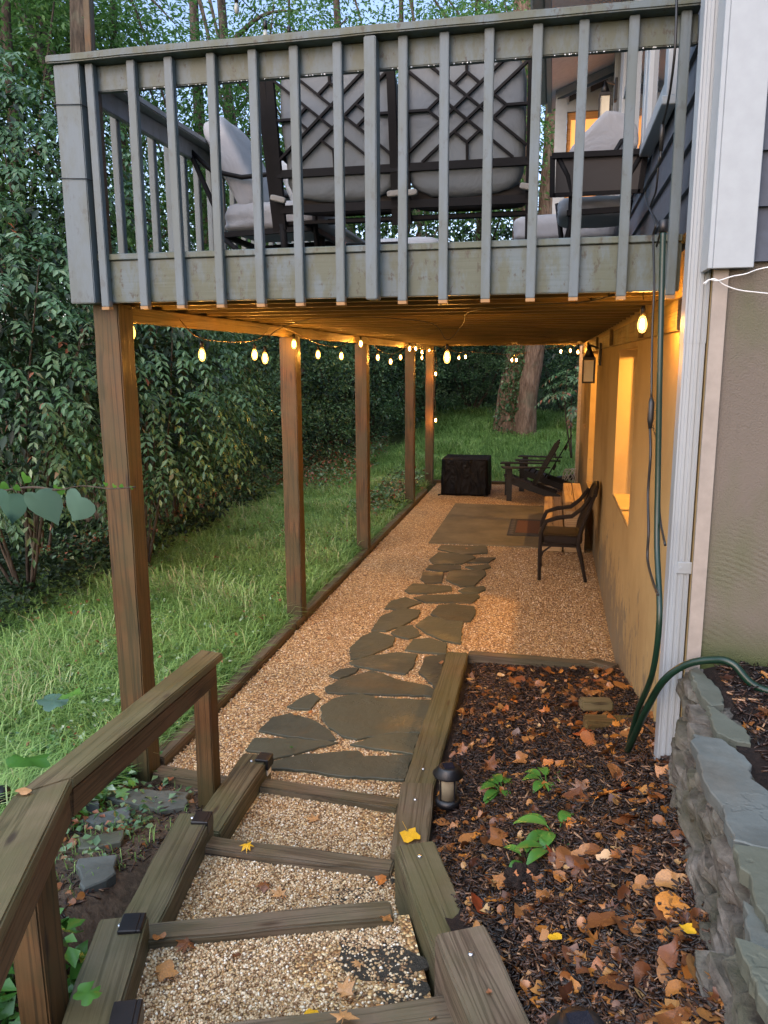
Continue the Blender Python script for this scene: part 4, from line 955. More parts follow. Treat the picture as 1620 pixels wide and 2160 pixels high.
# ------------------------------------------------------------------ string lights
def bulb(parent, p, s=1.):
    s = s*.86
    p = Vector(p); g = MB(); g.lathe([(.013*s, .0), (.014*s, .035*s), (.009*s, .05*s)], p+Vector((0,0,.035*s)), 10)
    so_ = g.build('socket', M_black, parent)
    g = MB(); g.lathe([(.004*s,-.047*s), (.014*s,-.042*s), (.0225*s,-.022*s), (.024*s,-.004*s), (.019*s,.018*s), (.012*s,.034*s)], p, 12)
    bo = g.build('bulb', M_bulb, parent)
    MB().lathe([(.003*s,-.030*s), (.0085*s,-.022*s), (.010*s,-.004*s), (.0085*s,.012*s), (.004*s,.020*s)], p, 8).build('filament', M_core, bo); return bo
def strand(lab, bul, cordpts, s=1.):
    t = thing('string_light', lab, 'string lights', cordpts[0], 'strings of glowing bulbs under the deck')
    MB().tube(smooth_path(cordpts, 6), .0028, 5).build('cord', M_cord if s > 1 else M_copper, t)
    for p in bul:
        bulb(t, p, s)
    return t
def drape(bul, tops):
    """cord passing over the sockets, lifted to its hooks"""
    return tops
X_ = -1.99
L1 = [at(x, y, x=X_) for x, y in ((279,699),(426,747),(537,747),(620,725),(671,747),(720,750),(761,724),(797,753),(824,762),(845,753),(864,735))]
L1[0] = at(277,699,y=3.74)
cords = []
for i, p in enumerate(L1):
    cords.append(p+Vector((0,0,.09)))
    if i in (0,): cords.append(Vector((p.x-.02, p.y+.5, 2.47)))
    if i in (2,): cords.append(Vector((p.x, p.y+.4, 2.46)))
strand('string of glowing bulbs along the row of deck posts', L1, [Vector((-1.98, 3.60, 2.47))]+cords)
L2 = [at(877,735,y=12.3), at(890,742,y=12.9), at(890,754,y=13.3), at(905,737,y=13.75), at(968,754,y=14.1), at(982,752,y=14.15), at(1080,759,y=14.2), at(1089,759,y=14.3), at(1183,741,y=14.2), at(1203,739,y=13.8), at(1219,742,y=13.3)]
strand('far string of small glowing bulbs crossing the end of the deck', L2, [p+Vector((0,0,.085)) for p in L2], .95)
L3 = [at(919,788,y=13.7), at(919,886,y=13.7)]
strand('short strand of two bulbs hanging down the last deck post', L3, [Vector((L3[0].x-.01, 13.7, 2.45)), L3[0]+Vector((.015,0,.08)), L3[0]+Vector((-.02,0,-.3)), L3[1]+Vector((.01,0,.08))])
L4 = [at(1355,682,y=3.72), at(943,752,y=4.9), at(559,754,y=5.0)]
strand('loosely hung strand of three big bulbs crossing under the near part of the deck', L4, [L4[0]+Vector((0,0,.10)), L4[0]+Vector((-.03,.02,.20)), Vector((.2,3.80,2.474)), Vector((-.1,4.1,2.474)), Vector((-.45,4.5,2.474)), L4[1]+Vector((.1,-.05,.19)), L4[1]+Vector((0,0,.10)), L4[1]+Vector((-.1,.0,.20)), Vector((-1.1,4.95,2.474)), Vector((-1.5,4.98,2.474)), L4[2]+Vector((.1,0,.18)), L4[2]+Vector((0,0,.10))], 1.02)
# unlit bulbs on a cord above the railing, hung from a pole
up = thing('string_light', 'unlit string of clear bulbs above the deck railing among the trees', 'string lights', (-2.0, 7.0, 5.0))
ub = [at(499,16,y=6.2), at(560,72,y=6.4), at(610,82,y=6.6)]
MB().tube(smooth_path([at(470,-60,y=6.), at(500,-12,y=6.2), at(558,42,y=6.4), at(612,60,y=6.6), at(700,95,y=7.)]), .004, 5).build('cord', M_cord, up)
for i, p in enumerate(ub):
    MB().lathe([(.016, 0), (.017, .05), (.01, .07)], p+Vector((0,0,.03)), 8).build('socket', M_black, up)
    MB().lathe([(.004,-.045), (.014,-.038), (.02,-.015), (.02,0), (.012,.03)], p, 10).build('bulb', M_amberpale if i < 2 else M_black, up)
beam('support_pole', at(190,430,y=8)+Vector((0,0,-3.2)), at(183,-40,y=8), .07, .07, M_post, None, up=(0,1,0)); tag(bpy.context.scene.collection.objects['support_pole'], 'slim brown wooden pole rising behind the deck corner', 'pole')

# ------------------------------------------------------------------ stone wall with slate caps
sw = thing('stone_wall', 'low mossy stone retaining wall with flat blue grey slate caps', 'stone wall', (.45, 2.2, .7))
ny, nz = 300, 48; V = []; F = []
ysw = np.linspace(3.05, .25, ny)
def topx(y): return np.interp(y, [0, 1.25, 1.55, 1.8, 2.06, 2.34, 2.9, 3.1], [.40, .42, .46, .485, .48, .50, .555, .56])
for j, y in enumerate(ysw):
    xb_, zb_ = xr_bed(y), zr_bed(y)-.08; xt_ = topx(y); zt_ = 1.085
    for i in range(nz+3):
        if i <= nz: t_ = i/nz; x = xb_*(1-t_)+xt_*t_; z = zb_*(1-t_)+zt_*t_
        else: x = xt_ + .035*(i-nz); z = zt_-.004
        p = Vector((x, y, z))
        if i <= nz:
            d, _p = noise.voronoi(Vector((y*7.0, z*15, 2)), distance_metric='DISTANCE'); e = d[1]-d[0]
            dis = .035*min(1, e*4.5) + .014*noise.noise((y*22, z*34, 1)) + .007*noise.noise((y*60, z*80, 1)) + .016*noise.noise((y*5, z*8, 4))
            x += .085 - dis*.4
            z += .006*noise.noise((y*15, z*15, 8))
        V.append((x, y, z))
w_ = nz+3
for j in range(ny-1):
    for i in range(w_-1): a = j*w_+i; F.append((a, a+w_, a+w_+1, a+1))
me = mesh_np('rubble_face', V, F); link('rubble_face', me, M_rock, sw)
z_top = 1.075; cnt = 0; course = 0
while course < 7:
    y = 3.02 - random.uniform(0, .1)
    while y > .95:
        L = random.uniform(.12, .30); yc = y-L/2; xb_, zb_ = float(xr_bed(yc)), float(zr_bed(yc))-.03; xt_ = float(topx(yc)); hh = (z_top-zb_)/7; u = (course+.5)/7
        x = xb_*(1-u)+xt_*u; z = zb_+hh*(course+.5)
        b = bmesh.new(); bmesh.ops.create_cube(b, size=2); bmesh.ops.subdivide_edges(b, edges=b.edges[:], cuts=4, use_grid_fill=True)
        off = Vector((random.random()*40, random.random()*40, 0)); ts = random.uniform(-.12, .12)
        for v in b.verts:
            c = v.co.copy(); e = (abs(c.x)**12+abs(c.y)**12+abs(c.z)**12)**(1/12); c /= e
            c = Vector((c.x*.075, c.y*L*.50, c.z*hh*.50)); c += c*.34*noise.noise(Vector((c.x*6, c.y*9, 0))+off) + Vector((noise.noise(c*28+off), 0, noise.noise(c*26+off+Vector((9,0,0)))*.4))*.012; c.z += c.y*ts; v.co = c + Vector([random.uniform(-.0045,.0045) for _ in range(3)])
        me = bpy.data.meshes.new('wall_stone'); b.to_mesh(me); b.free()
        link('wall_stone', me, M_rock, sw, Matrix.Translation((x+.045+random.uniform(-.022,.012), yc, z+random.uniform(-.004,.004))) @ Euler((random.gauss(0,.05), random.gauss(0,.12), random.gauss(0,.08))).to_matrix().to_4x4()); cnt += 1
        y -= L*.97
    course += 1
Q = lambda l: cv(l, 1300, 1300, 2.5125)
CP = [(Q([(385,275),(430,262),(560,400),(570,470),(500,478),(440,400)]), 1.095, 0), (Q([(476,470),(520,480),(690,600),(712,672),(640,660),(530,612),(512,570)]), 1.10, 0),
 (Q([(405,622),(560,650),(700,760),(720,860),(860,960),(860,1240),(804,1225),(620,1180),(560,1010),(480,900),(410,680)]), 1.115, 0),
 (Q([(622,1205),(804,1232),(960,1250),(1000,1600),(804,1620),(740,1520),(712,1440),(722,1390),(640,1290)]), 1.11, 0),
 (Q([(676,1500),(740,1540),(810,1640),(900,1700),(880,1800),(720,1720),(690,1600)]), 1.085, 0),
 (Q([(638,1697),(804,1762),(1000,1800),(1000,2300),(810,2090),(700,1850)]), 1.12, 0)]
for px, z, _ in CP:
    P = [at(a, b, z=z+.012) for a, b in px]; q = rough_poly(P, .005, .02); c = sum((p for p in q), Vector((0,0)))/len(q)
    g = MB(); g.prism([((p.x-c.x)*.985, (p.y-c.y)*.985) for p in q], -.026, -.008, 0); g.prism([(p.x-c.x+random.uniform(-.003,.003), p.y-c.y) for p in q], -.0079, .012, .003)
    g.build('capstone', M_slateblue, sw, Matrix.Translation((c.x, c.y, z)) @ Matrix.Rotation(random.uniform(-.03,.03), 4, 'X'))

# ------------------------------------------------------------------ solar lanterns
def solar(lab, x, y, z, s=1.):
    t = thing('solar_lantern', lab, 'lantern', (x, y, z), 'black solar lanterns in the mulch')
    P = Vector((x, y, z)); sc = lambda pr: [(a*s, b*s) for a, b in pr]
    MB().lathe(sc([(.006,-.05),(.012,.0),(.014,.045)]), P, 10).build('stake', M_black, t)
    MB().lathe(sc([(.03,.04),(.055,.045),(.058,.06),(.052,.075),(.04,.08)]), P, 24).build('base', M_black, t)
    MB().lathe(sc([(.040,.078),(.043,.195),(.040,.20)]), P, 20).build('glass', M_amber, t)
    g = MB()
    for k in range(4): a = R(45+90*k); g.bar(P+Vector((.046*math.cos(a), .046*math.sin(a), .075))*1.0*s if s != 1 else P+Vector((.046*math.cos(a), .046*math.sin(a), .075)), P+Vector((.046*math.cos(a), .046*math.sin(a), .205)), .006)
    g.build('cage', M_black, t)
    MB().lathe(sc([(.070,.193),(.072,.199),(.048,.226),(.046,.232),(.030,.234)]), P, 28).build('cap', M_black, t)
    MB().box(P+Vector((0,0,.236))*s, (.048*s, .048*s, .004), Matrix.Rotation(R(20), 3, 'Z')).build('solar_panel', M_solar, t)
    MB().lathe(sc([(.010,.085),(.014,.10),(.010,.115)]), P, 10).build('bulb', M_frost, t)
    return t
p = at(945, 1700, z=.20); solar('black solar lantern standing beside the long low timber', p.x, p.y, float(bed_z(p.x, p.y)), 1.0)
p = at(1225, 2150, z=1.0); solar('black solar lantern cap cut by the bottom edge of the picture', p.x, p.y-.02, .80, .9)
p = at(6, 1668, z=.35)
o = MB().lathe([(.05,-.3),(.05,0),(.045,.02),(.02,.03)], (p.x-.02, p.y, .33), 14).build('ground_light', M_black); tag(o, 'small black garden light in the grass at the left edge', 'light')

# ------------------------------------------------------------------ leaves, plants
def leaf_tris(C, A, N, size, asp=.45, fold=.18):
    """C centres at the stalk, A direction, N normal (all n x 3) -> verts, tris"""
    A = A/np.linalg.norm(A, axis=1, keepdims=True); S = np.cross(A, N); S /= np.linalg.norm(S, axis=1, keepdims=True)+1e-9; Nn = np.cross(S, A)
    s = np.asarray(size).reshape(-1, 1); w = s*asp/2
    v0 = C; v1 = C + A*s*.45 + S*w + Nn*w*fold*2; v2 = C + A*s - Nn*s*.12; v3 = C + A*s*.45 - S*w + Nn*w*fold*2; 
    V = np.stack([v0, v1, v2, v3], 1).reshape(-1, 3); k = np.arange(len(C))[:, None]*4
    F = np.concatenate([k+np.array([[0, 1, 2]]), k+np.array([[0, 2, 3]])], 1).reshape(-1, 3); return V, F
def unit(n):
    v = rng.normal(size=(n, 3)); return v/np.linalg.norm(v, axis=1, keepdims=True)
def crown(name, clusters, per, lsize, mat, parent, flat=.5, spread=.35, droop=.3, asp=.45, tint=None, up=.7, bias=0.):
    """leaf clumps: for each cluster centre a tuft of leaves pointing outward and drooping"""
    cl = np.asarray(clusters, float); n = len(cl)*per; ci = np.repeat(np.arange(len(cl)), per)
    off = rng.normal(size=(n, 3))*spread; off[:, 2] *= flat; C = cl[ci]+off
    A = off/ (np.linalg.norm(off, axis=1, keepdims=True)+1e-6) + unit(n)*.6; A[:, 2] -= droop
    N = unit(n)*(1-up); N[:, 2] += up; sz = lsize*rng.uniform(.6, 1.25, n)
    V, F = leaf_tris(C, A, N, sz, asp); ct = rng.uniform(0, 1, len(cl))[ci]; t = np.clip(.35*ct+.65*rng.uniform(0, 1, n)+bias, 0, 1)
    return link(name, mesh_np(name, V, F, np.repeat(t, 2)), mat, parent)
def sprays(name, bases, dirs, L, lsize, mat, parent, n_leaf=11, droop=.5, bias=0., stems=None):
    """pinnate sprays: an arched stalk with pairs of leaflets"""
    B = np.asarray(bases, float); D = np.asarray(dirs, float); D /= np.linalg.norm(D, axis=1, keepdims=True); n = len(B)
    Ls = L*rng.uniform(.7, 1.2, n); side = np.cross(D, [0, 0, 1.]); side /= np.linalg.norm(side, axis=1, keepdims=True)+1e-9
    Cs, As, Ns, Ss, Ts = [], [], [], [], []; base_t = rng.uniform(0, .45, n)
    for k in range(n_leaf):
        u = (k//2+1)/(n_leaf/2) if k < n_leaf-1 else 1.05; sgn = 1 if k % 2 else -1
        P = B + D*(Ls*u)[:, None]; P[:, 2] -= droop*Ls*u*u
        T = D.copy(); T[:, 2] -= 2*droop*u
        a = (T*.55 + side*sgn*.85) if k < n_leaf-1 else T; a = a + rng.normal(size=(n, 3))*.15; a[:, 2] -= .35
        N = np.tile([0., 0, 1.], (n, 1)) + D*.5 + rng.normal(size=(n, 3))*.22
        Cs.append(P); As.append(a); Ns.append(N); Ss.append(lsize*rng.uniform(.75, 1.2, n)*(1-.25*abs(u-.5))); Ts.append(np.clip(base_t+rng.uniform(0, .55, n)+bias, 0, 1))
    V, F = leaf_tris(np.concatenate(Cs), np.concatenate(As), np.concatenate(Ns), np.concatenate(Ss), .42, .12)
    return link(name, mesh_np(name, V, F, np.repeat(np.concatenate(Ts), 2)), mat, parent)
def ell_pts(c, r, n, shell=.55, zmin=None):
    d = unit(n); k = rng.uniform(shell**3, 1, n)**(1/3); P = np.array(c)+d*k[:, None]*np.array(r)
    if zmin is not None: P = P[P[:, 2] > zmin]
    return P, d[:len(P)]
def stem_mesh(name, base, tips, r0, mat, parent, n=7):
    g = MB(); base = Vector(base)
    for t_ in tips:
        t_ = Vector(t_); m1 = base.lerp(t_, .5) + Vector((random.uniform(-.15,.15), random.uniform(-.15,.15), .1)); pts = smooth_path([base, m1, t_], 5)
        g.tube(pts, [r0*(1-.75*k/(len(pts)-1)) for k in range(len(pts))], n)
    return g.build(name, mat, parent)

# near shrubs at the left with hanging compound leaves
GS = 'leafy shrubs at the left of the lawn'
def spray_shrub(lab, c, r, n, L=.40, ls=.108, bias=0., base=None, shell=.55):
    n = int(n*.60)
    ls = ls*random.choice([.72,.85,1.0])
    bz = ground_z(c[0], c[1]); t = thing('shrub', lab, 'shrub', (c[0], c[1], bz), GS)
    P, d = ell_pts(c, r, n, shell); keep = P[:, 2] > bz+.5; P, d = P[keep], d[keep]
    # layered fans: snap heights to wavy shelves
    sh = .36; ph = np.array([noise.noise((p[0]*.9, p[1]*.9, 3.3)) for p in P])*.5; P[:, 2] = P[:, 2]*.2 + .8*(np.round((P[:, 2]+ph)/sh)*sh-ph)
    D = d.copy(); D[:, 2] = D[:, 2]*.25-.05; D += rng.normal(size=D.shape)*.3
    sprays('foliage', P, D, L, ls, M_leafN, t, bias=bias)
    tips = [tuple(np.array(c)+unit(1)[0]*np.array(r)*.8) for _ in range(7)]
    Pi, _ = ell_pts(tuple(c), (r[0]*.8, r[1]*.8, r[2]*.85), 60, .2); crown('inner_shade_foliage', Pi, 26, .12, M_leafD, t, spread=.28, bias=-.25)  # dark leaf colour inside the crown paints the shade of its gaps
    stem_mesh('stems', (c[0], c[1], bz-.1), tips, .019, M_bark, t); return t
spray_shrub('tall shrub with drooping pale undersided leaves at the left edge', (-4.75, 6.3, 2.15), (1.05, .9, 1.35), 900, bias=.08)
spray_shrub('shrub of hanging leaf sprays just left of and behind the corner post', (-4.25, 7.6, 2.05), (1.15, 1.0, 1.25), 900)
spray_shrub('upper left shrub reaching above the deck floor', (-5.5, 7.6, 3.9), (1.4, 1.2, 1.3), 900, bias=-.08)
spray_shrub('bushy shrub showing right of the corner post', (-4.75, 9.2, 1.8), (.85, .9, 1.25), 800, bias=-.05)

# hedge of small leaved evergreen shrubs behind the lawn
GH = 'dense evergreen shrubs behind the lawn'
hl = ['dark evergreen shrub behind the first and second deck posts', 'dense evergreen shrub left of the second deck post', 'evergreen shrub straight behind the second deck post', 'evergreen shrub between the second and third deck posts', 'evergreen shrub behind the third deck post', 'evergreen shrub between the third and fourth deck posts', 'evergreen shrub behind the last two deck posts', 'evergreen shrub just right of the last deck post', 'dark evergreen shrub left of the ivy covered trunk', 'dark evergreen shrub right of the twin trunks', 'evergreen shrub beside the far house corner', 'dark evergreen shrub at the left edge behind the leafy shrubs']
hs = [(-5.6,11.6,1.9,1.5),(-6.0,13.8,2.0,1.7),(-5.3,15.2,1.9,1.7),(-4.9,17.4,2.0,1.8),(-4.3,18.8,2.1,1.8),(-4.2,21.0,2.4,1.9),(-3.3,21.6,2.3,1.9),(-2.2,22.3,2.4,1.7),(-1.9,24.5,2.6,2.0),(.35,23.5,2.6,1.8),(1.5,20.5,2.4,1.5),(-7.0,9.8,1.6,1.7)]
for lab, (x, y_, zc, r) in zip(hl, hs):
    bz = ground_z(x, y_); t = thing('evergreen_shrub', lab, 'shrub', (x, y_, bz), GH); n = 150
    P, d = ell_pts((x, y_, bz+zc*.82), (r, r, zc*.95), n, .72); P = P[P[:, 2] > bz+.12]
    crown('foliage', P, 88, .066, M_leafH, t, flat=.5, spread=.15, droop=.1, asp=.5, up=.5, bias=0.)
    P, d = ell_pts((x, y_, bz+zc*.8), (r*.75, r*.75, zc*.8), 60, .3); crown('inner_shade_foliage', P, 30, .14, M_leafD, t, spread=.3, bias=-.2)  # near-black inner leaves carry the hedge's inner shade in their colour
    stem_mesh('stems', (x, y_, bz-.1), [tuple(np.array((x, y_, bz+zc*.8))+unit(1)[0]*r*.6) for _ in range(6)], .04, M_bark, t)

# trees
GT = 'woodland trees around the house'
def tree(lab, base, top, r0, crowns, per, ls_, mat=None, barkm=None, lean=.0, cl=40, spread=.45, limbs=4, bias=0., name='tree', flat=.45):
    ls = ls_*1.25; t = thing(name, lab, 'tree', base, GT); base, top = Vector(base), Vector(top)
    g = MB(); n = 14; pts = []
    for k in range(n+1):
        u = k/n; p = base.lerp(top, u) + Vector((.12*noise.noise((u*3, base.x, 0)), .12*noise.noise((u*3, base.y, 5)), 0)); pts.append(p)
    g.tube(pts, [r0*(1.35 if k == 0 else 1.1 if k == 1 else 1-.6*k/n) for k in range(n+1)], 14)
    g.build('trunk', barkm or M_bark, t)
    lim = MB()
    for c, r in crowns:
        for _ in range(limbs):
            s = pts[random.randint(int(n*.35), n)]; e = Vector(c)+Vector(unit(1)[0]*np.array(r)*.8); m1 = s.lerp(e, .5)+Vector((0,0,.25)); q = smooth_path([s, m1, e], 6)
            lim.tube(q, [r0*.28*(1-.85*k/(len(q)-1))+.006 for k in range(len(q))], 6)
    lim.build('limbs', barkm or M_bark, t)
    for c, r in crowns:
        P, _ = ell_pts(c, r, cl, .35); crown('crown', P, per, ls, mat or M_leafC, t, flat=flat, spread=spread, droop=.35, bias=bias)
    return t
def az(px, dist, z=0):   # ground point seen at image column px, at a distance
    p = at(px, 765, y=dist); return Vector((p.x, p.y, z))
_b = at(196,765,y=9.6); tree('broad dark trunk rising behind the deck corner', (_b.x, _b.y, -.3), at(146,-330,y=9.6), .27, [((-8.4,12.5,7.6),(1.6,1.0,1.0)), ((-9.6,13.5,8.4),(1.6,1.2,1.2))], 75, .10, cl=75)
tree('slender dark tree behind the left armchair', az(455, 15), at(395,-250,y=16), .17, [((-6.2,15.5,7.0),(1.7,1.8,1.5)), ((-5.6,15.4,5.6),(1.3,1.4,1.0))], 70, .095, cl=50)
tree('leaning dark tree whose trunk shows left of the loveseat', az(540, 17), at(462,-60,y=17), .20, [((-5.3,17,8.2),(1.8,2,1.4)), ((-4.6,17.3,5.9),(1.5,1.5,1.1))], 70, .10, cl=50)
tree('tree standing behind the middle of the loveseat', az(760, 20), at(700,-200,y=20), .16, [((-3.9,20,9.0),(1.6,1.6,1.0)), ((-3.4,19.8,6.4),(1.8,1.5,1.2))], 65, .11, cl=38)
tree('airy tree with thin limbs against the bright sky above the railing', az(860, 22), at(835,-200,y=22), .12, [((-2.6,22,10.2),(1.9,1.6,1.0)), ((-2.0,22,7.0),(1.6,1.5,1.3))], 55, .11, cl=36)
tree('light green tree left of the pale trunk above the railing', az(1010, 29), at(1010,-120,y=20), .13, [((-1.6,18,8.6),(1.15,1.3,.85)), ((-1.5,18,6.5),(1.2,1.3,1.1))], 75, .10, cl=46, bias=.12)
tree('bushy young tree at the upper left corner', az(30, 10), at(10,-300,y=10), .11, [((-7.2,10,6.2),(1.3,1.3,1.1)), ((-6.9,10,4.4),(1.2,1.2,.9)), ((-7.9,11.5,7.4),(1.6,1.5,1.1))], 75, .085, cl=48)
tree('pale leaved tree behind the left end of the railing', az(270, 13), at(240,-200,y=13), .10, [((-6.9,13,6.9),(1.4,1.3,1.2)), ((-6.5,13,5.0),(1.3,1.3,1.1)), ((-5.4,13.6,4.3),(1.2,1.2,.9))], 75, .09, cl=48)
# the twin trunks seen under the deck, one with ivy
tw = thing('twin_trunk_tree', 'tree with twin trunks, the left one wrapped in ivy, at the end of the gravel', 'tree', (-.9, 20, .5))
def trunk(pts, r, nm):
    pts = smooth_path(pts, 6); g = MB(); n_ = len(pts); b0 = len(g.bm.verts)
    g.tube(pts, [r*(1.25-.45*k/n_ if k > 3 else 1.45-.05*k) for k in range(n_)], 24)
    for v in g.bm.verts: v.co += Vector((noise.noise(v.co*Vector((4,4,.7)))*.05, noise.noise(v.co*Vector((4,4,.7))+Vector((5,0,0)))*.05, 0))
    return g.build(nm, M_bark2, tw)
ta = [at(1068,925,y=20), at(1078,830,y=20), at(1095,720,y=20), at(1108,400,y=20), at(1105,15,y=20), at(1100,-200,y=20)]
tb = [at(1104,925,y=19.8), at(1112,830,y=19.8), at(1128,720,y=19.8), at(1160,400,y=19.8), at(1172,130,y=19.8), at(1180,-200,y=19.8)]
ta[0].z = .2; tb[0].z = .2
trunk(ta, .26, 'trunk'); trunk(tb, .22, 'trunk')
C = []
for k in range(420):
    u = rng.uniform(0, .55)**1.0*2; p = ta[0].lerp(ta[2], min(u, 1)) if u <= 1 else ta[2].lerp(ta[3], (u-1)*.8); a = rng.uniform(-2.7, -.2); C.append((p.x+.30*math.cos(a)+.05, p.y+.30*math.sin(a), p.z))
crown('ivy', C, 9, .07, M_leafH, tw, spread=.06, flat=1, up=.1, droop=.5, asp=.8)
P, _ = ell_pts((-.9,20.5,9.6), (2.2,2.0,1.2), 50, .3); crown('crown', P, 60, .11, M_leafC, tw, spread=.5)
# small pale leaved sapling by the house corner
t = thing('sapling', 'small pale green sapling beside the far corner of the house', 'sapling', (.38, 17, .2)); stem_mesh('stem', (.45,17,.2), [(.30,17,2.0),(.5,17,2.2)], .02, M_bark, t)
sprays('leaves', np.array([(.32,17,1.9),(.38,17,1.6),(.3,17.1,1.75),(.42,16.9,1.3),(.45,17,2.0),(.28,17,1.55)]*4)+rng.normal(size=(24,3))*.1, np.array([(-1,-.3,.1),(-.6,-1,.2),(-1,0,.3),(-.2,-1,0),(.3,-1,.3),(-1,-.5,0)]*4), .35, .12, M_leafN, t, bias=.3)
# far wood that closes the view: one mass nobody could count
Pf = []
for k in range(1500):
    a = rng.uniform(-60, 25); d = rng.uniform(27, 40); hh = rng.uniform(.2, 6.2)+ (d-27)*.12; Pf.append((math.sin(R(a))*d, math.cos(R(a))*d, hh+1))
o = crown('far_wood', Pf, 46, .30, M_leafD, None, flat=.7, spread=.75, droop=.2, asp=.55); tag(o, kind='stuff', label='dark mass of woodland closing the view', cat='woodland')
Pf = []
for k in range(330):
    a = rng.uniform(-58, 10); d = rng.uniform(22, 34); hh = rng.uniform(6.5, 17); Pf.append((math.sin(R(a))*d, math.cos(R(a))*d, hh))
o = crown('far_canopy', Pf, 85, .17, M_leafC, None, flat=.6, spread=.75, droop=.3, asp=.5, bias=-.1); tag(o, kind='stuff', label='high thin foliage of distant trees with sky showing through', cat='woodland')
for i, (px, d, w, lab) in enumerate([(60,24,.16,'distant thin trunk at the upper left'), (330,26,.15,'distant trunk seen between the left balusters'), (640,27,.13,'distant straight trunk above the railing near the unlit bulbs'), (900,28,.12,'distant thin trunk left of the pale green tree')]):
    t = thing('far_tree', lab, 'tree', az(px, d), GT); b0 = az(px, d); stem_mesh('trunk', b0, [tuple(b0+Vector((random.uniform(-1,1), 0, 15)))], w, M_bark, t, 9); stem_mesh('limbs', b0+Vector((0,0,6)), [tuple(b0+Vector((random.uniform(-3,3), random.uniform(-1,1), random.uniform(9,13)))) for _ in range(4)], .04, M_bark, t, 6)
    P, _ = ell_pts(b0+Vector((0,0,12)), (2.2,2,2), 22, .3); crown('crown', P, 50, .14, M_leafC, t, spread=.6)

# grass
def blades(name, n, region, L, mat, wid=.0045, lean=.9, tb=0.):
    P = []
    while len(P) < n:
        x, y_ = region(n*2); z = np.array([ground_z(a, b) for a, b in zip(x, y_)]); P += list(zip(x, y_, z))
    P = np.array(P[:n]); a = rng.uniform(0, 2*np.pi, n); nn = np.array([noise.noise((p[0]*1.3, p[1]*1.3, 11)) for p in P])
    a = a*.75 + nn*3; d = np.stack([np.cos(a), np.sin(a), np.zeros(n)], 1); h = L*rng.uniform(.45, 1.25, n)*(1+.6*nn); s = np.stack([-d[:,1], d[:,0], np.zeros(n)], 1)*wid
    ln = (lean*rng.uniform(.5, 1.3, n))[:, None]*h[:, None]
    m = P + d*ln*.42 + np.array([0,0,1.])*h[:, None]*.62; t_ = P + d*ln + np.array([0,0,1.])*h[:, None]*(.80-.35*rng.uniform(0,1,n))[:, None]
    V = np.stack([P-s, P+s, m+s*.8, m-s*.8, t_], 1).reshape(-1, 3); k = np.arange(n)[:, None]*5
    F = np.concatenate([k+np.array([[0,1,2]]), k+np.array([[0,2,3]]), k+np.array([[3,2,4]])], 1).reshape(-1, 3)
    tt = np.clip(rng.uniform(0, 1, n)*.7 + .3*(nn+.5)+tb, 0, 1); o = link(name, mesh_np(name, V, F, np.repeat(tt, 3)), mat); tag(o, kind='stuff'); return o
def lawn_region(m):
    y_ = 2.6 + 15*rng.uniform(0, 1, m)**1.6; x = -2.17 - rng.uniform(0, 1, m)*(1.2+.32*y_+.4); k = (x > -4.9-.0*y_) ; return x[k], y_[k]
o = blades('lawn_grass', 120000, lawn_region, .155, M_grass, .0042, 1.15); tag(o, 'long soft wet grass of the lawn beside the gravel', 'grass')
def mid_region(m):
    y_ = 6.5 + 10.5*rng.uniform(0, 1, m); w = np.interp(y_, [6.5, 8, 11, 14.5, 17], [2.9, 3.1, 3.1, 2.7, 1.4]); return -2.15 - rng.uniform(0, 1, m)*w, y_
o = blades('bank_grass', 75000, mid_region, .17, M_grass, .006, 1.0, .12); tag(o, 'grass of the lawn sloping up to the shrubs', 'grass')
o = blades('tall_grass', 15000, lawn_region, .27, M_grass, .0036, 1.1, .15); tag(o, 'taller arching blades standing out of the lawn', 'grass')
def edge_region(m):
    y_ = rng.uniform(3.7, 14, m); return -2.13 - rng.uniform(0, 1, m)**2*.5, y_
o = blades('edge_grass', 9000, edge_region, .13, M_grass, .004, 1.2, .1); tag(o, 'grass tufts along the lawn edging timbers', 'grass')
def far_region(m):
    y_ = rng.uniform(14.6, 23, m); x = rng.uniform(-3.2, 1.2, m); return x, y_
o = blades('far_grass', 42000, far_region, .24, M_grass, .007); tag(o, 'long grass on the bank behind the far end of the gravel', 'grass')
def nr(m):
    y_ = rng.uniform(-.2, 3.4, m); x = rng.uniform(-3.6, -2.25, m); k = (x < -2.2); return x[k], y_[k]
o = blades('near_grass', 12000, nr, .09, M_grass); tag(o, 'grass growing left of the handrail', 'grass')
def drr(m): return rng.uniform(-2.25, -1.6, m), rng.uniform(2.2, 3.5, m)
o = blades('dry_stalks', 500, drr, .09, M_grass, .002, .5, -.2); tag(o, 'sparse dry stalks on the bare soil beside the steps', 'grass')
# ground cover in the shadow under the shrubs and broad weeds near the camera
def weeds(name, lab, n, x0, x1, y0, y1, ls, mat, h=.1, bias=0.):
    x = rng.uniform(x0, x1, n); y_ = rng.uniform(y0, y1, n); z = np.array([ground_z(a, b) for a, b in zip(x, y_)])+rng.uniform(.02, h, n)
    o = crown(name, np.stack([x, y_, z], 1), 6, ls, mat, None, spread=ls*.6, flat=.4, droop=.2, asp=.75, bias=bias); tag(o, lab, 'ground cover', kind='stuff'); return o
weeds('shade_groundcover', 'low dark ground cover under the shrubs', 3600, -7.5, -4.3, 4.5, 11.5, .075, M_leafD, .25)
weeds('lawn_edge_weeds', 'pale flowering weeds along the far lawn edge', 700, -4.9, -3.4, 12.5, 17.0, .06, M_leafN, .45, .4)
weeds('bank_weeds', 'mixed low plants between the lawn and the shrubs', 800, -5.4, -4.6, 7.2, 13.5, .055, M_leafN, .35, .3)
weeds('lawn_weeds', 'small broadleaf weeds growing through the lawn grass', 900, -4.6, -2.2, 3.0, 10.0, .034, M_leafN, .15, .35)
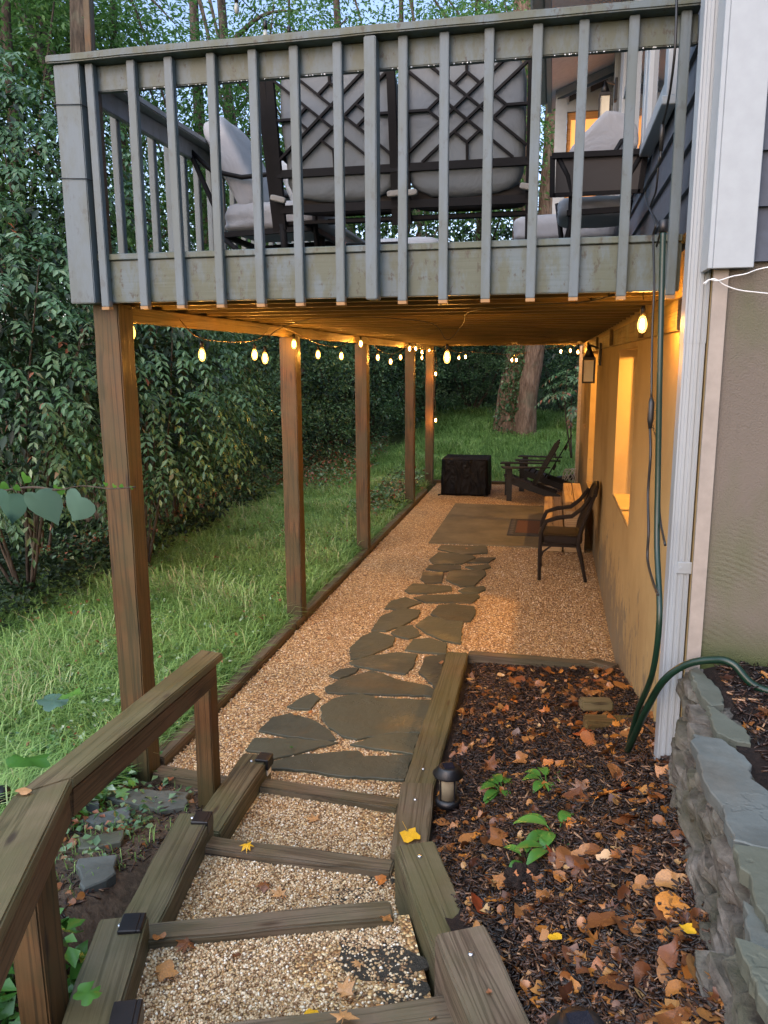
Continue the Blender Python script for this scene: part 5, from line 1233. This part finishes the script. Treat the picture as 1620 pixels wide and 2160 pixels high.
weeds('pale_lawn_weeds', 'pale clover like weeds in the lawn', 450, -4.2, -2.2, 2.8, 8.0, .026, M_variegated, .13, .1)
weeds('soil_weeds', 'small weeds sprouting on the bare soil beside the steps', 90, -2.3, -1.75, 2.4, 3.6, .04, M_leafN, .08, .25)
weeds('corner_weeds', 'weeds round the foot of the corner post and the handrail', 260, -2.75, -2.05, 2.2, 3.75, .05, M_green, .12, 0.)
weeds('path_weeds', 'leafy weeds along the far gravel edge', 420, -2.75, -2.15, 10.5, 14.5, .06, M_leafN, .3, .25)
weeds('ivy_groundcover', 'broad leaved ground cover and ivy at the lower left', 950, -2.6, -1.42, .55, 2.0, .06, M_green, .13, -.15)
weeds('pale_weeds', 'small white edged weeds in the near grass', 260, -3.0, -2.1, 2.2, 5.2, .05, M_variegated, .09, .2)

def blade_leaf(g, base, d, L, w, droop=.5, n=7, fold=.25):
    base = Vector(base); d = Vector(d).normalized(); S = d.cross(Vector((0,0,1))).normalized(); rows = []
    for k in range(n+1):
        u = k/n; p = base + d*L*u + Vector((0,0,-droop*L*u*u)); ww = w*math.sin(math.pi*min(.97, .06+u*.94))**.8*.5; nrm = Vector((0,0,1))
        rows.append([g.bm.verts.new(p - S*ww + nrm*ww*fold), g.bm.verts.new(p), g.bm.verts.new(p + S*ww + nrm*ww*fold)])
    for a, b in zip(rows, rows[1:]):
        for j in range(2): g.bm.faces.new((a[j], a[j+1], b[j+1], b[j])).smooth = True
def solid_tint(me, v):
    a = me.attributes.new('tint', 'FLOAT', 'FACE'); a.data.foreach_set('value', np.full(len(me.polygons), v, np.float32))
PL = [(1062,1665,.27,13,.125,'leafy green seedling nearest the solar lantern, with many wet leaves'), (1155,1650,.40,9,.13,'green seedling with long thin stalks beside the yellow leaf'), (1175,1755,.5,8,.14,'green seedling with two arching long leaves'), (1165,1795,.52,6,.12,'small green seedling in front of the arching one'), (1110,1812,.5,5,.10,'tiny green seedling beside the dark clod of soil')]
for px, py, z, n, L, lab in PL:
    p = at(px, py, z=z); bz = float(bed_z(p.x, p.y)); p = at(px, py, z=bz+.01)
    t = thing('seedling', lab, 'plant', (p.x, p.y, bz), 'green seedlings in the mulch')
    for k in range(n):
        a = 2*math.pi*k/n + random.uniform(-.4,.4); d = Vector((math.cos(a), math.sin(a), random.uniform(.5, 1.2))); tip = Vector((p.x, p.y, bz-.01)) + d.normalized()*L*.4
        g = MB(); g.tube([Vector((p.x, p.y, bz-.02)), tip], .0018, 5)
        blade_leaf(g, tip, (d.x, d.y, d.z*.4), L*random.uniform(.55,.95), L*.36, .5); o = g.build('leaf', M_green, t); solid_tint(o.data, random.uniform(.2, .8))
# near branch with large heart shaped leaves at the left edge
br = thing('branch', 'thin branch with three large heart shaped leaves reaching in at the left edge', 'branch', at(-40,1035,y=1.6))
MB().tube(smooth_path([at(-60,1045,y=1.65), at(60,1028,y=1.62), at(120,1033,y=1.6), at(175,1025,y=1.6), at(232,1031,y=1.6), at(286,1027,y=1.6)]), [.003]*17+[.0016]*24, 6).build('twig', M_bark, br)
def heart(px, s, ang, lab=None, mat=None, tilt=.5):
    c = at(*px, y=1.6); hf = [(0,.40),(.10,.45),(.28,.46),(.43,.36),(.50,.18),(.47,-.03),(.38,-.22),(.24,-.40),(.10,-.55),(0,-.72)]
    pts = hf + [(-x, z) for x, z in hf[-2:0:-1]]; nq = len(pts)
    g = MB(); cv_ = g.bm.verts.new((0, .02*s, .1*s)); ring = [g.bm.verts.new((x*s, .38*s*abs(x)*(1 if x > 0 else .6)+.25*s*z*z+random.uniform(-.03,.03)*s, z*s)) for x, z in pts]
    for k in range(nq): g.bm.faces.new((cv_, ring[k], ring[(k+1)%nq])).smooth = True
    M = Matrix.Translation(c) @ Matrix.Rotation(ang, 4, 'Y') @ Matrix.Rotation(tilt, 4, 'X')
    o = g.build('leaf', mat or M_big, br, M); solid_tint(o.data, random.uniform(.2,.9)); return o
heart((18,1068), .080, R(16), tilt=.3); heart((90,1070), .092, R(-10), tilt=.5); heart((160,1070), .080, R(38), tilt=.35); heart((12,1104), .05, R(60), tilt=.9)
for px, py, s in ((52,1010,.03),(8,1026,.02),(122,1036,.03),(222,1022,.012),(240,1026,.012),(256,1026,.01),(277,1029,.01),(35,1030,.016)): heart((px,py), s, random.uniform(-1,1), mat=M_green)
# large lobed weed leaves in the near grass
def lobed(name, px, py, z, s, lab, mat, cat='leaf', tilt=.2):
    p = at(px, py, z=z); g = MB(); n = 26; ring = []
    for k in range(n):
        a = 2*math.pi*k/n; r = s*(.70+.30*abs(math.cos(a*2.5))**.6)*random.uniform(.88,1.08)*(1 if k != 0 else .3); ring.append(g.bm.verts.new((r*math.cos(a), r*math.sin(a), .12*s*math.sin(a*3))))
    c = g.bm.verts.new((0,0,.06*s))
    for k in range(n): g.bm.faces.new((c, ring[k], ring[(k+1)%n])).smooth = True
    st = g.bm.verts.new
    o = g.build(name, mat, None, Matrix.Translation((p.x, p.y, z)) @ Matrix.Rotation(random.uniform(0,6), 4, 'Z') @ Matrix.Rotation(tilt, 4, 'X')); solid_tint(o.data, random.uniform(.4,.9)); tag(o, lab, 'weed'); return o
lobed('weed_leaf', 60, 1605, .45, .10, 'bright lobed weed leaf in the grass above the handrail bend', M_green)
lobed('weed_leaf', 112, 1480, .30, .09, 'pale broad weed leaf in the near grass', M_big); lobed('weed_leaf', 150, 1465, .28, .07, 'yellow green weed leaf beside the pale one', M_green)
lobed('weed_leaf', 250, 1625, .10, .055, 'pale green leaf at the foot of the corner post', M_variegated); lobed('weed_leaf', 258, 1672, .10, .04, 'light green leaf lying by the broad slate stone', M_variegated)
lobed('weed_leaf', 60, 2020, .45, .045, 'ivy leaf left of the second handrail post', M_green); lobed('weed_leaf', 185, 2095, .50, .04, 'three lobed ivy leaf at the foot of the second handrail post', M_green)

# ------------------------------------------------------------------ loose pebbles, mulch chips
def pebbles(name, lab, P, smin, smax):
    n = len(P); base = np.array([(1,0,0),(-1,0,0),(0,1,0),(0,-1,0),(0,0,1),(0,0,-1)], float); f = np.array([(0,2,4),(2,1,4),(1,3,4),(3,0,4),(2,0,5),(1,2,5),(3,1,5),(0,3,5)])
    s = rng.uniform(smin, smax, (n, 1, 1))*rng.uniform(.6, 1.2, (n, 1, 3)); a = rng.uniform(0, 6.28, n); ca, sa = np.cos(a), np.sin(a)
    B = base[None]*s + rng.normal(size=(n, 6, 3))*s.mean()*.12; X = B[..., 0]*ca[:, None]-B[..., 1]*sa[:, None]; Y = B[..., 0]*sa[:, None]+B[..., 1]*ca[:, None]
    V = np.stack([X, Y, B[..., 2]*.75], -1)+P[:, None]; F = (np.arange(n)[:, None, None]*6+f[None]).reshape(-1, 3)
    me = mesh_np(name, V.reshape(-1, 3), F, np.repeat(rng.uniform(0, 1, n), 8)); me.polygons.foreach_set('use_smooth', [True]*len(me.polygons)); o = link(name, me, M_pebble); tag(o, lab, 'gravel', kind='stuff')
def inpoly(x, y_, poly):
    c = np.zeros(len(x), bool); j = len(poly)-1
    for i in range(len(poly)):
        xi, yi = poly[i]; xj, yj = poly[j]; k = ((yi > y_) != (yj > y_)) & (x < (xj-xi)*(y_-yi)/(yj-yi+1e-12)+xi); c ^= k; j = i
    return c
TR = [([(-1.38,2.86),(-.6,2.86),(-.64,3.5),(-1.38,3.52)], .03, 7500), ([(-1.33,2.16),(-.46,2.42),(-.56,2.78),(-1.37,2.78)], .18, 9000), ([(-1.15,1.70),(-.24,1.88),(-.46,2.36),(-1.25,2.07)], .33, 9500), ([(-1.0,1.2),(.0,1.3),(-.16,1.80),(-1.05,1.62)], .49, 7000)]
PP = []
for poly, z, n in TR:
    a = np.array(poly); x = rng.uniform(a[:,0].min(), a[:,0].max(), n*2); y_ = rng.uniform(a[:,1].min(), a[:,1].max(), n*2); k = inpoly(x, y_, poly)
    bare = np.array([noise.noise((u*2.2+4, v*2.2, 6)) for u, v in zip(x, y_)]) + (x-a[:,0].mean())*.9 > .5
    k &= ~(bare & (rng.uniform(0, 1, len(x)) < .7)); PP.append(np.stack([x[k], y_[k], np.full(k.sum(), z+.002)], 1)[:n])
pebbles('loose_pebbles', 'pea gravel pebbles on the step treads', np.concatenate(PP), .0035, .0085)
y_ = 3.66 + 6.5*rng.uniform(0, 1, 42000)**1.7; x = rng.uniform(-2.02, .5, len(y_)); k = ~((y_ < 5.55) & (x > -.68)); x, y_ = x[k], y_[k]
st = np.zeros(len(x), bool)
for px, lab in FS: st |= inpoly(x, y_, [tuple(at(a, b, z=.022)[:2]) for a, b in px]) & (rng.uniform(0, 1, len(x)) < .955)
x, y_ = x[~st], y_[~st]; pebbles('path_pebbles', 'pea gravel pebbles of the path under the deck', np.stack([x, y_, np.full(len(x), .003)], 1), .004, .009)
# dark bare patches on the treads
for (a, b), z, r in (((-.68, 2.60), .1812, .10), ((-.60, 2.74), .1812, .05), ((-.50, 2.16), .3312, .11), ((-.36, 2.0), .3312, .07), ((-.70, 3.02), .0312, .06)):
    o = MB().prism([(a+r*(1+.9*noise.noise((math.cos(k*.2)*1.6, math.sin(k*.2)*1.6, a*9)))*math.cos(k*.2)*1.25, b+r*(.8+.8*noise.noise((math.cos(k*.2)*1.6, math.sin(k*.2)*1.6, b*9+5)))*math.sin(k*.2)) for k in range(31)], z-.01, z+.0012).build('grit_patch', M_dirt); tag(o, kind='structure')
def chips(name, lab, n, fx, zf, lmin=.010, lmax=.055):
    x, y_ = fx(n); n = len(x); z = np.array([zf(a, b) for a, b in zip(x, y_)])+rng.uniform(.0, .014, n)
    a = rng.uniform(0, 6.28, n); L = rng.uniform(lmin, lmax, n)*.5; w = rng.uniform(.0015, .007, n)*.5*1.2; el = rng.normal(size=n)*.28
    d = np.stack([np.cos(a)*np.cos(el), np.sin(a)*np.cos(el), np.sin(el)], 1); s = np.stack([-np.sin(a), np.cos(a), rng.normal(size=n)*.5], 1); u = np.cross(d, s)*.002
    P = np.stack([x, y_, z], 1); c = [P-d*L[:,None]-s*w[:,None]*.6, P-d*L[:,None]+s*w[:,None]*.8, P+d*L[:,None]+s*w[:,None]*.5, P+d*L[:,None]-s*w[:,None]]
    V = np.stack([q+u for q in c]+[q-u for q in c], 1).reshape(-1, 3); k = np.arange(n)[:, None, None]*8
    f = np.array([(0,1,2,3),(4,7,6,5),(0,4,5,1),(1,5,6,2),(2,6,7,3),(3,7,4,0)]); F = (k+f[None]).reshape(-1, 4)
    o = link(name, mesh_np(name, V, F, np.repeat(rng.uniform(0, 1, n), 6)), M_chip); tag(o, lab, 'mulch', kind='stuff')
def bedxy(n):
    y_ = 1.1+4.3*rng.uniform(0, 1, n)**1.25; u = rng.uniform(0.03, 1, n); a = xl_bed(y_); b = xr_bed(y_); return a+(b-a)*u, y_
chips('mulch_chips', 'shredded bark chips of the mulch bed', 26000, bedxy, bed_z)
def upxy(n): return rng.uniform(.62, 1.5, n), rng.uniform(.8, 2.92, n)
chips('upper_mulch_chips', 'shredded bark chips of the upper bed', 7000, upxy, up_z)
def soilxy(n): return rng.uniform(-2.25, -1.58, n), rng.uniform(1.7, 3.55, n)
chips('twig_litter', 'twigs and straw on the bare soil beside the steps', 2600, soilxy, lambda x, y_: ground_z(x, y_)+.02, .01, .08)

# ------------------------------------------------------------------ fallen leaves
def leaf_shape(kind, seed):
    r = random.Random(seed); pts = []
    if kind == 0:   # lobed like maple
        tips = [(-2.45,.62),(-1.9,.38),(-1.35,.95),(-.95,.5),(-.45,1.0),(-.18,.62),(0,1.18),(.18,.62),(.45,1.0),(.95,.5),(1.35,.95),(1.9,.38),(2.45,.62),(3.0,.2),(3.14,.16)]
        for a, q in tips: pts.append((a+r.uniform(-.12,.12), q*r.uniform(.72,1.12)))
    elif kind == 1: # tulip-like, broad
        for a, q in [(-2.7,.45),(-2.1,.85),(-1.5,.72),(-1.0,.82),(-.55,.98),(-.15,.72),(.15,.72),(.55,.98),(1.0,.82),(1.5,.72),(2.1,.85),(2.7,.45),(3.1,.2)]: pts.append((a+r.uniform(-.08,.08), q*r.uniform(.85,1.1)))
    else:           # oval
        for k in range(16): a = -math.pi+2*math.pi*k/16; pts.append((a, (.5+.45*abs(math.cos(a))**1.5)*r.uniform(.92,1.06)))
    V = [(0, 0, 0)]; curl = r.uniform(.15, .7); ax = r.uniform(0, 3); n = len(pts)
    for lev in (.5, 1.):
        for a, q in pts:
            x, y_ = math.cos(a)*q*lev*.5, math.sin(a)*q*lev*.5; d = x*math.cos(ax)+y_*math.sin(ax); z = curl*(d*d)*1.6 + .10*curl*math.sin(a*3+seed)*lev + r.uniform(-.015,.015)
            V.append((x, y_, z))
    F = [(0, 1+k, 1+(k+1)%n) for k in range(n)]; b = bmesh.new(); vs = [b.verts.new(v) for v in V]
    for f in F: b.faces.new([vs[i] for i in f])
    for k in range(n): b.faces.new((vs[1+k], vs[1+n+k], vs[1+n+(k+1)%n], vs[1+(k+1)%n]))
    s0 = [b.verts.new(p) for p in ((-.05,-.008,0),(-.05,.008,0),(-.62,.012,.04),(-.62,0,.04))]; b.faces.new(s0)
    for f in b.faces: f.smooth = True
    me = bpy.data.meshes.new('leaf_shape'); b.to_mesh(me); b.free(); me.materials.append(M_fallen); return me
LM = [leaf_shape([0,1,2,0,1,1,1,2,2,0,1,2,1,0,1,2,1,1,0,2][k], k) for k in range(20)]
def put_leaf(x, y_, z, s, mesh=None, mat=None, lab='orange brown fallen leaf', group=None, tilt=.35, rz=None):
    me = mesh or random.choice(LM); o = bpy.data.objects.new('fallen_leaf', me); COL.link(o); o.location = (x, y_, z+.12*s)
    o.rotation_euler = (random.gauss(0, tilt), random.gauss(0, tilt) + (math.pi if random.random() < .4 else 0), random.uniform(0, 6.28) if rz is None else rz); o.scale = (s, s, s)
    if mat: 
        o.material_slots[0].link = 'OBJECT'; o.material_slots[0].material = mat
    tag(o, lab, 'leaf', group); return o
def leafpx(px, py, z, s, lab, mat=None, group=None, k=None, tilt=.15):
    p = at(px, py, z=z); return put_leaf(p.x, p.y, z, s, LM[k] if k is not None else None, mat, lab, group, tilt)
G1 = 'orange and brown leaves fallen on the mulch bed'
cnt = 0
while cnt < 215:
    y_ = 1.25+4.1*random.random()**1.35; u = random.random()**.8; a, b = float(xl_bed(y_)), float(xr_bed(y_)); x = a+.03+(b-a-.05)*u
    dens = .35+.9*noise.noise((x*2.2, y_*1.5, 2))+.35*u
    if random.random() > dens: continue
    s = random.choice([.06,.075,.09,.10,.115,.13])*random.uniform(.85,1.1)*(1 if y_ > 1.9 else .85); put_leaf(x, y_, float(bed_z(x, y_))+random.uniform(-.004,.012), s, lab='wet orange brown fallen leaf lying on the dark mulch bed', group=G1); cnt += 1
G2 = 'leaves fallen on the upper bed behind the stone wall'
for k in range(18):
    x, y_ = random.uniform(.68, 1.0), random.uniform(1.5, 2.9); put_leaf(x, y_, up_z(x, y_)+.02, random.uniform(.05,.10), lab='orange fallen leaf on the upper bed beside the slate caps', group=G2)
G3 = 'leaves fallen on the bare soil left of the steps'
for k in range(16):
    x, y_ = random.uniform(-2.2, -1.62), random.uniform(2.0, 3.5); put_leaf(x, y_, ground_z(x, y_)+.035, random.uniform(.04,.085), lab='orange brown fallen leaf on the bare soil left of the steps', group=G3)
G4 = 'leaves scattered on the lawn'
for k in range(10):
    y_ = random.uniform(3.6, 10); x = -2.3-random.random()*2.2; put_leaf(x, y_, ground_z(x, y_)+.05, random.uniform(.05,.08), lab='small pale brown fallen leaf in the lawn grass', group=G4)
G5 = 'small leaves on the gravel under the deck'
for px, py in ((1043,1205),(905,1108),(950,1030),(960,1072),(692,1345),(985,1158),(1180,1170),(770,1215),(930,1400),(560,1440)): leafpx(px, py, .012, .05, 'tiny brown leaf on the gravel under the deck', group=G5)
leafpx(863, 1765, .245, .105, 'curled yellow leaf on the short pale retaining timber', M_yellow, k=1, tilt=.3)
leafpx(522, 1785, .225, .075, 'yellow leaf on the second lowest step timber', M_yellow, k=0)
leafpx(505, 1805, .19, .045, 'small orange leaf just below the yellow one', k=2)
leafpx(665, 1733, .035, .095, 'tan lobed leaf in the middle of the lowest gravel tread', M_pale, k=0)
leafpx(560, 1870, .19, .085, 'brown leaf left of the orange one on the second gravel tread', k=3)
leafpx(592, 1892, .19, .085, 'orange leaf on the second gravel tread', M_pale, k=0)
leafpx(802, 1862, .19, .07, 'orange red leaf on the dark patch of the second tread', k=4)
leafpx(812, 1938, .375, .06, 'orange leaf on the right end of the slanting third step', k=6)
leafpx(336, 1980, .375, .05, 'orange leaf at the left end of the slanting third step', k=7)
leafpx(395, 1995, .345, .10, 'reddish brown leaf just below the slanting third step', k=9)
leafpx(345, 2055, .345, .10, 'brown leaf beside the uppermost left timber', k=1)
leafpx(499, 2018, .345, .035, 'tiny orange red leaf in the middle of the third tread', k=2)
leafpx(725, 2097, .345, .10, 'pale brown leaf on the third tread near the bottom edge', M_pale, k=3)
leafpx(757, 2035, .345, .05, 'small pale star shaped leaf on the dark part of the third tread', M_pale, k=0)
leafpx(658, 2140, .35, .07, 'golden leaf at the bottom edge of the third tread', M_yellow, k=6)
leafpx(725, 2152, .52, .09, 'tan leaf on the uppermost step at the bottom edge', M_pale, k=9)
leafpx(800, 2140, .45, .06, 'orange leaf near the bottom edge beside the retaining timber', k=6)
leafpx(910, 2150, .50, .04, 'dark red leaf on the uppermost step by the timber', k=4)
leafpx(622, 1508, .03, .05, 'left of two orange leaves on the far edge of a flagstone', k=0); leafpx(655, 1505, .03, .06, 'right of two orange leaves on the far edge of a flagstone', k=9)
leafpx(793, 1472, .03, .035, 'small orange leaf on the far edge of the largest flagstone', k=2); leafpx(615, 1577, .03, .03, 'small green leaf on the long grey flagstone', M_green, k=8)
leafpx(50, 1672, 1.06, .055, 'curled yellowish leaf on the handrail bend', M_pale, k=8, tilt=.05)
leafpx(1030, 2093, .625, .02, 'scrap of red leaf on the nearest retaining timber', k=4)
leafpx(1448, 1965, .93, .05, 'bright yellow leaf among red ones near the stone wall', M_yellow, k=1)
leafpx(1145, 1885, .62, .06, 'bright orange upright leaf left of the red curled one', k=6); leafpx(1250, 1690, .5, .055, 'yellow brown leaf beside the stalky seedling', M_yellow, k=8)
leafpx(1170, 1980, .70, .045, 'yellow leaf at the edge of a large tan leaf', M_yellow, k=8)
g = MB(); b = bmesh.new(); bmesh.ops.create_icosphere(b, subdivisions=5, radius=.055); g.merge(b)
o = g.build('soil_clod', M_mulch, None, Matrix.Translation(at(1105,1850,z=.55))); tag(o, 'dark crumbly clod of soil beside the tiny seedling', 'soil')
for v in o.data.vertices: v.co *= 1+.45*noise.noise(v.co*35)+.25*noise.noise(v.co*110)
for v in o.data.vertices: v.co.z *= .6

def litter(name, lab, n, fx, zf, smin=.022, smax=.06):
    x, y_ = fx(n); Vs, Fs, Ts, k0 = [], [], [], 0
    src = []
    for me in LM:
        v = np.empty(len(me.vertices)*3, np.float32); me.vertices.foreach_get('co', v); b = bmesh.new(); b.from_mesh(me); bmesh.ops.triangulate(b, faces=b.faces); src.append((v.reshape(-1, 3), np.array([[q.index for q in f.verts] for f in b.faces]))); b.free()
    for i in range(len(x)):
        v, f = random.choice(src); s_ = random.uniform(smin, smax); M = np.array(Euler((random.gauss(0,.4), random.gauss(0,.4), random.uniform(0, 6.28))).to_matrix())
        Vs.append(v*s_ @ M.T + np.array([x[i], y_[i], zf(x[i], y_[i])+.012])); Fs.append(f+k0); k0 += len(v); Ts += [random.random()]*len(f)
    o = link(name, mesh_np(name, np.concatenate(Vs), np.concatenate(Fs), Ts), M_scrap); tag(o, lab, 'leaf litter', kind='stuff')
M_scrap = leafm('leaf_scraps', [(0, (.04,.014,.008)), (.3, (.11,.038,.013)), (.55, (.23,.085,.022)), (.75, (.32,.12,.02)), (.9, (.30,.15,.05)), (1, (.42,.26,.11))], .32, 0.)
litter('leaf_litter', 'small leaves and torn scraps lying in the mulch', 760, bedxy, bed_z, .025, .075)
litter('upper_leaf_litter', 'small leaves and scraps in the upper bed', 120, upxy, up_z)
litter('soil_leaf_litter', 'small leaves and scraps on the bare soil', 110, soilxy, lambda x, y_: ground_z(x, y_)+.02)
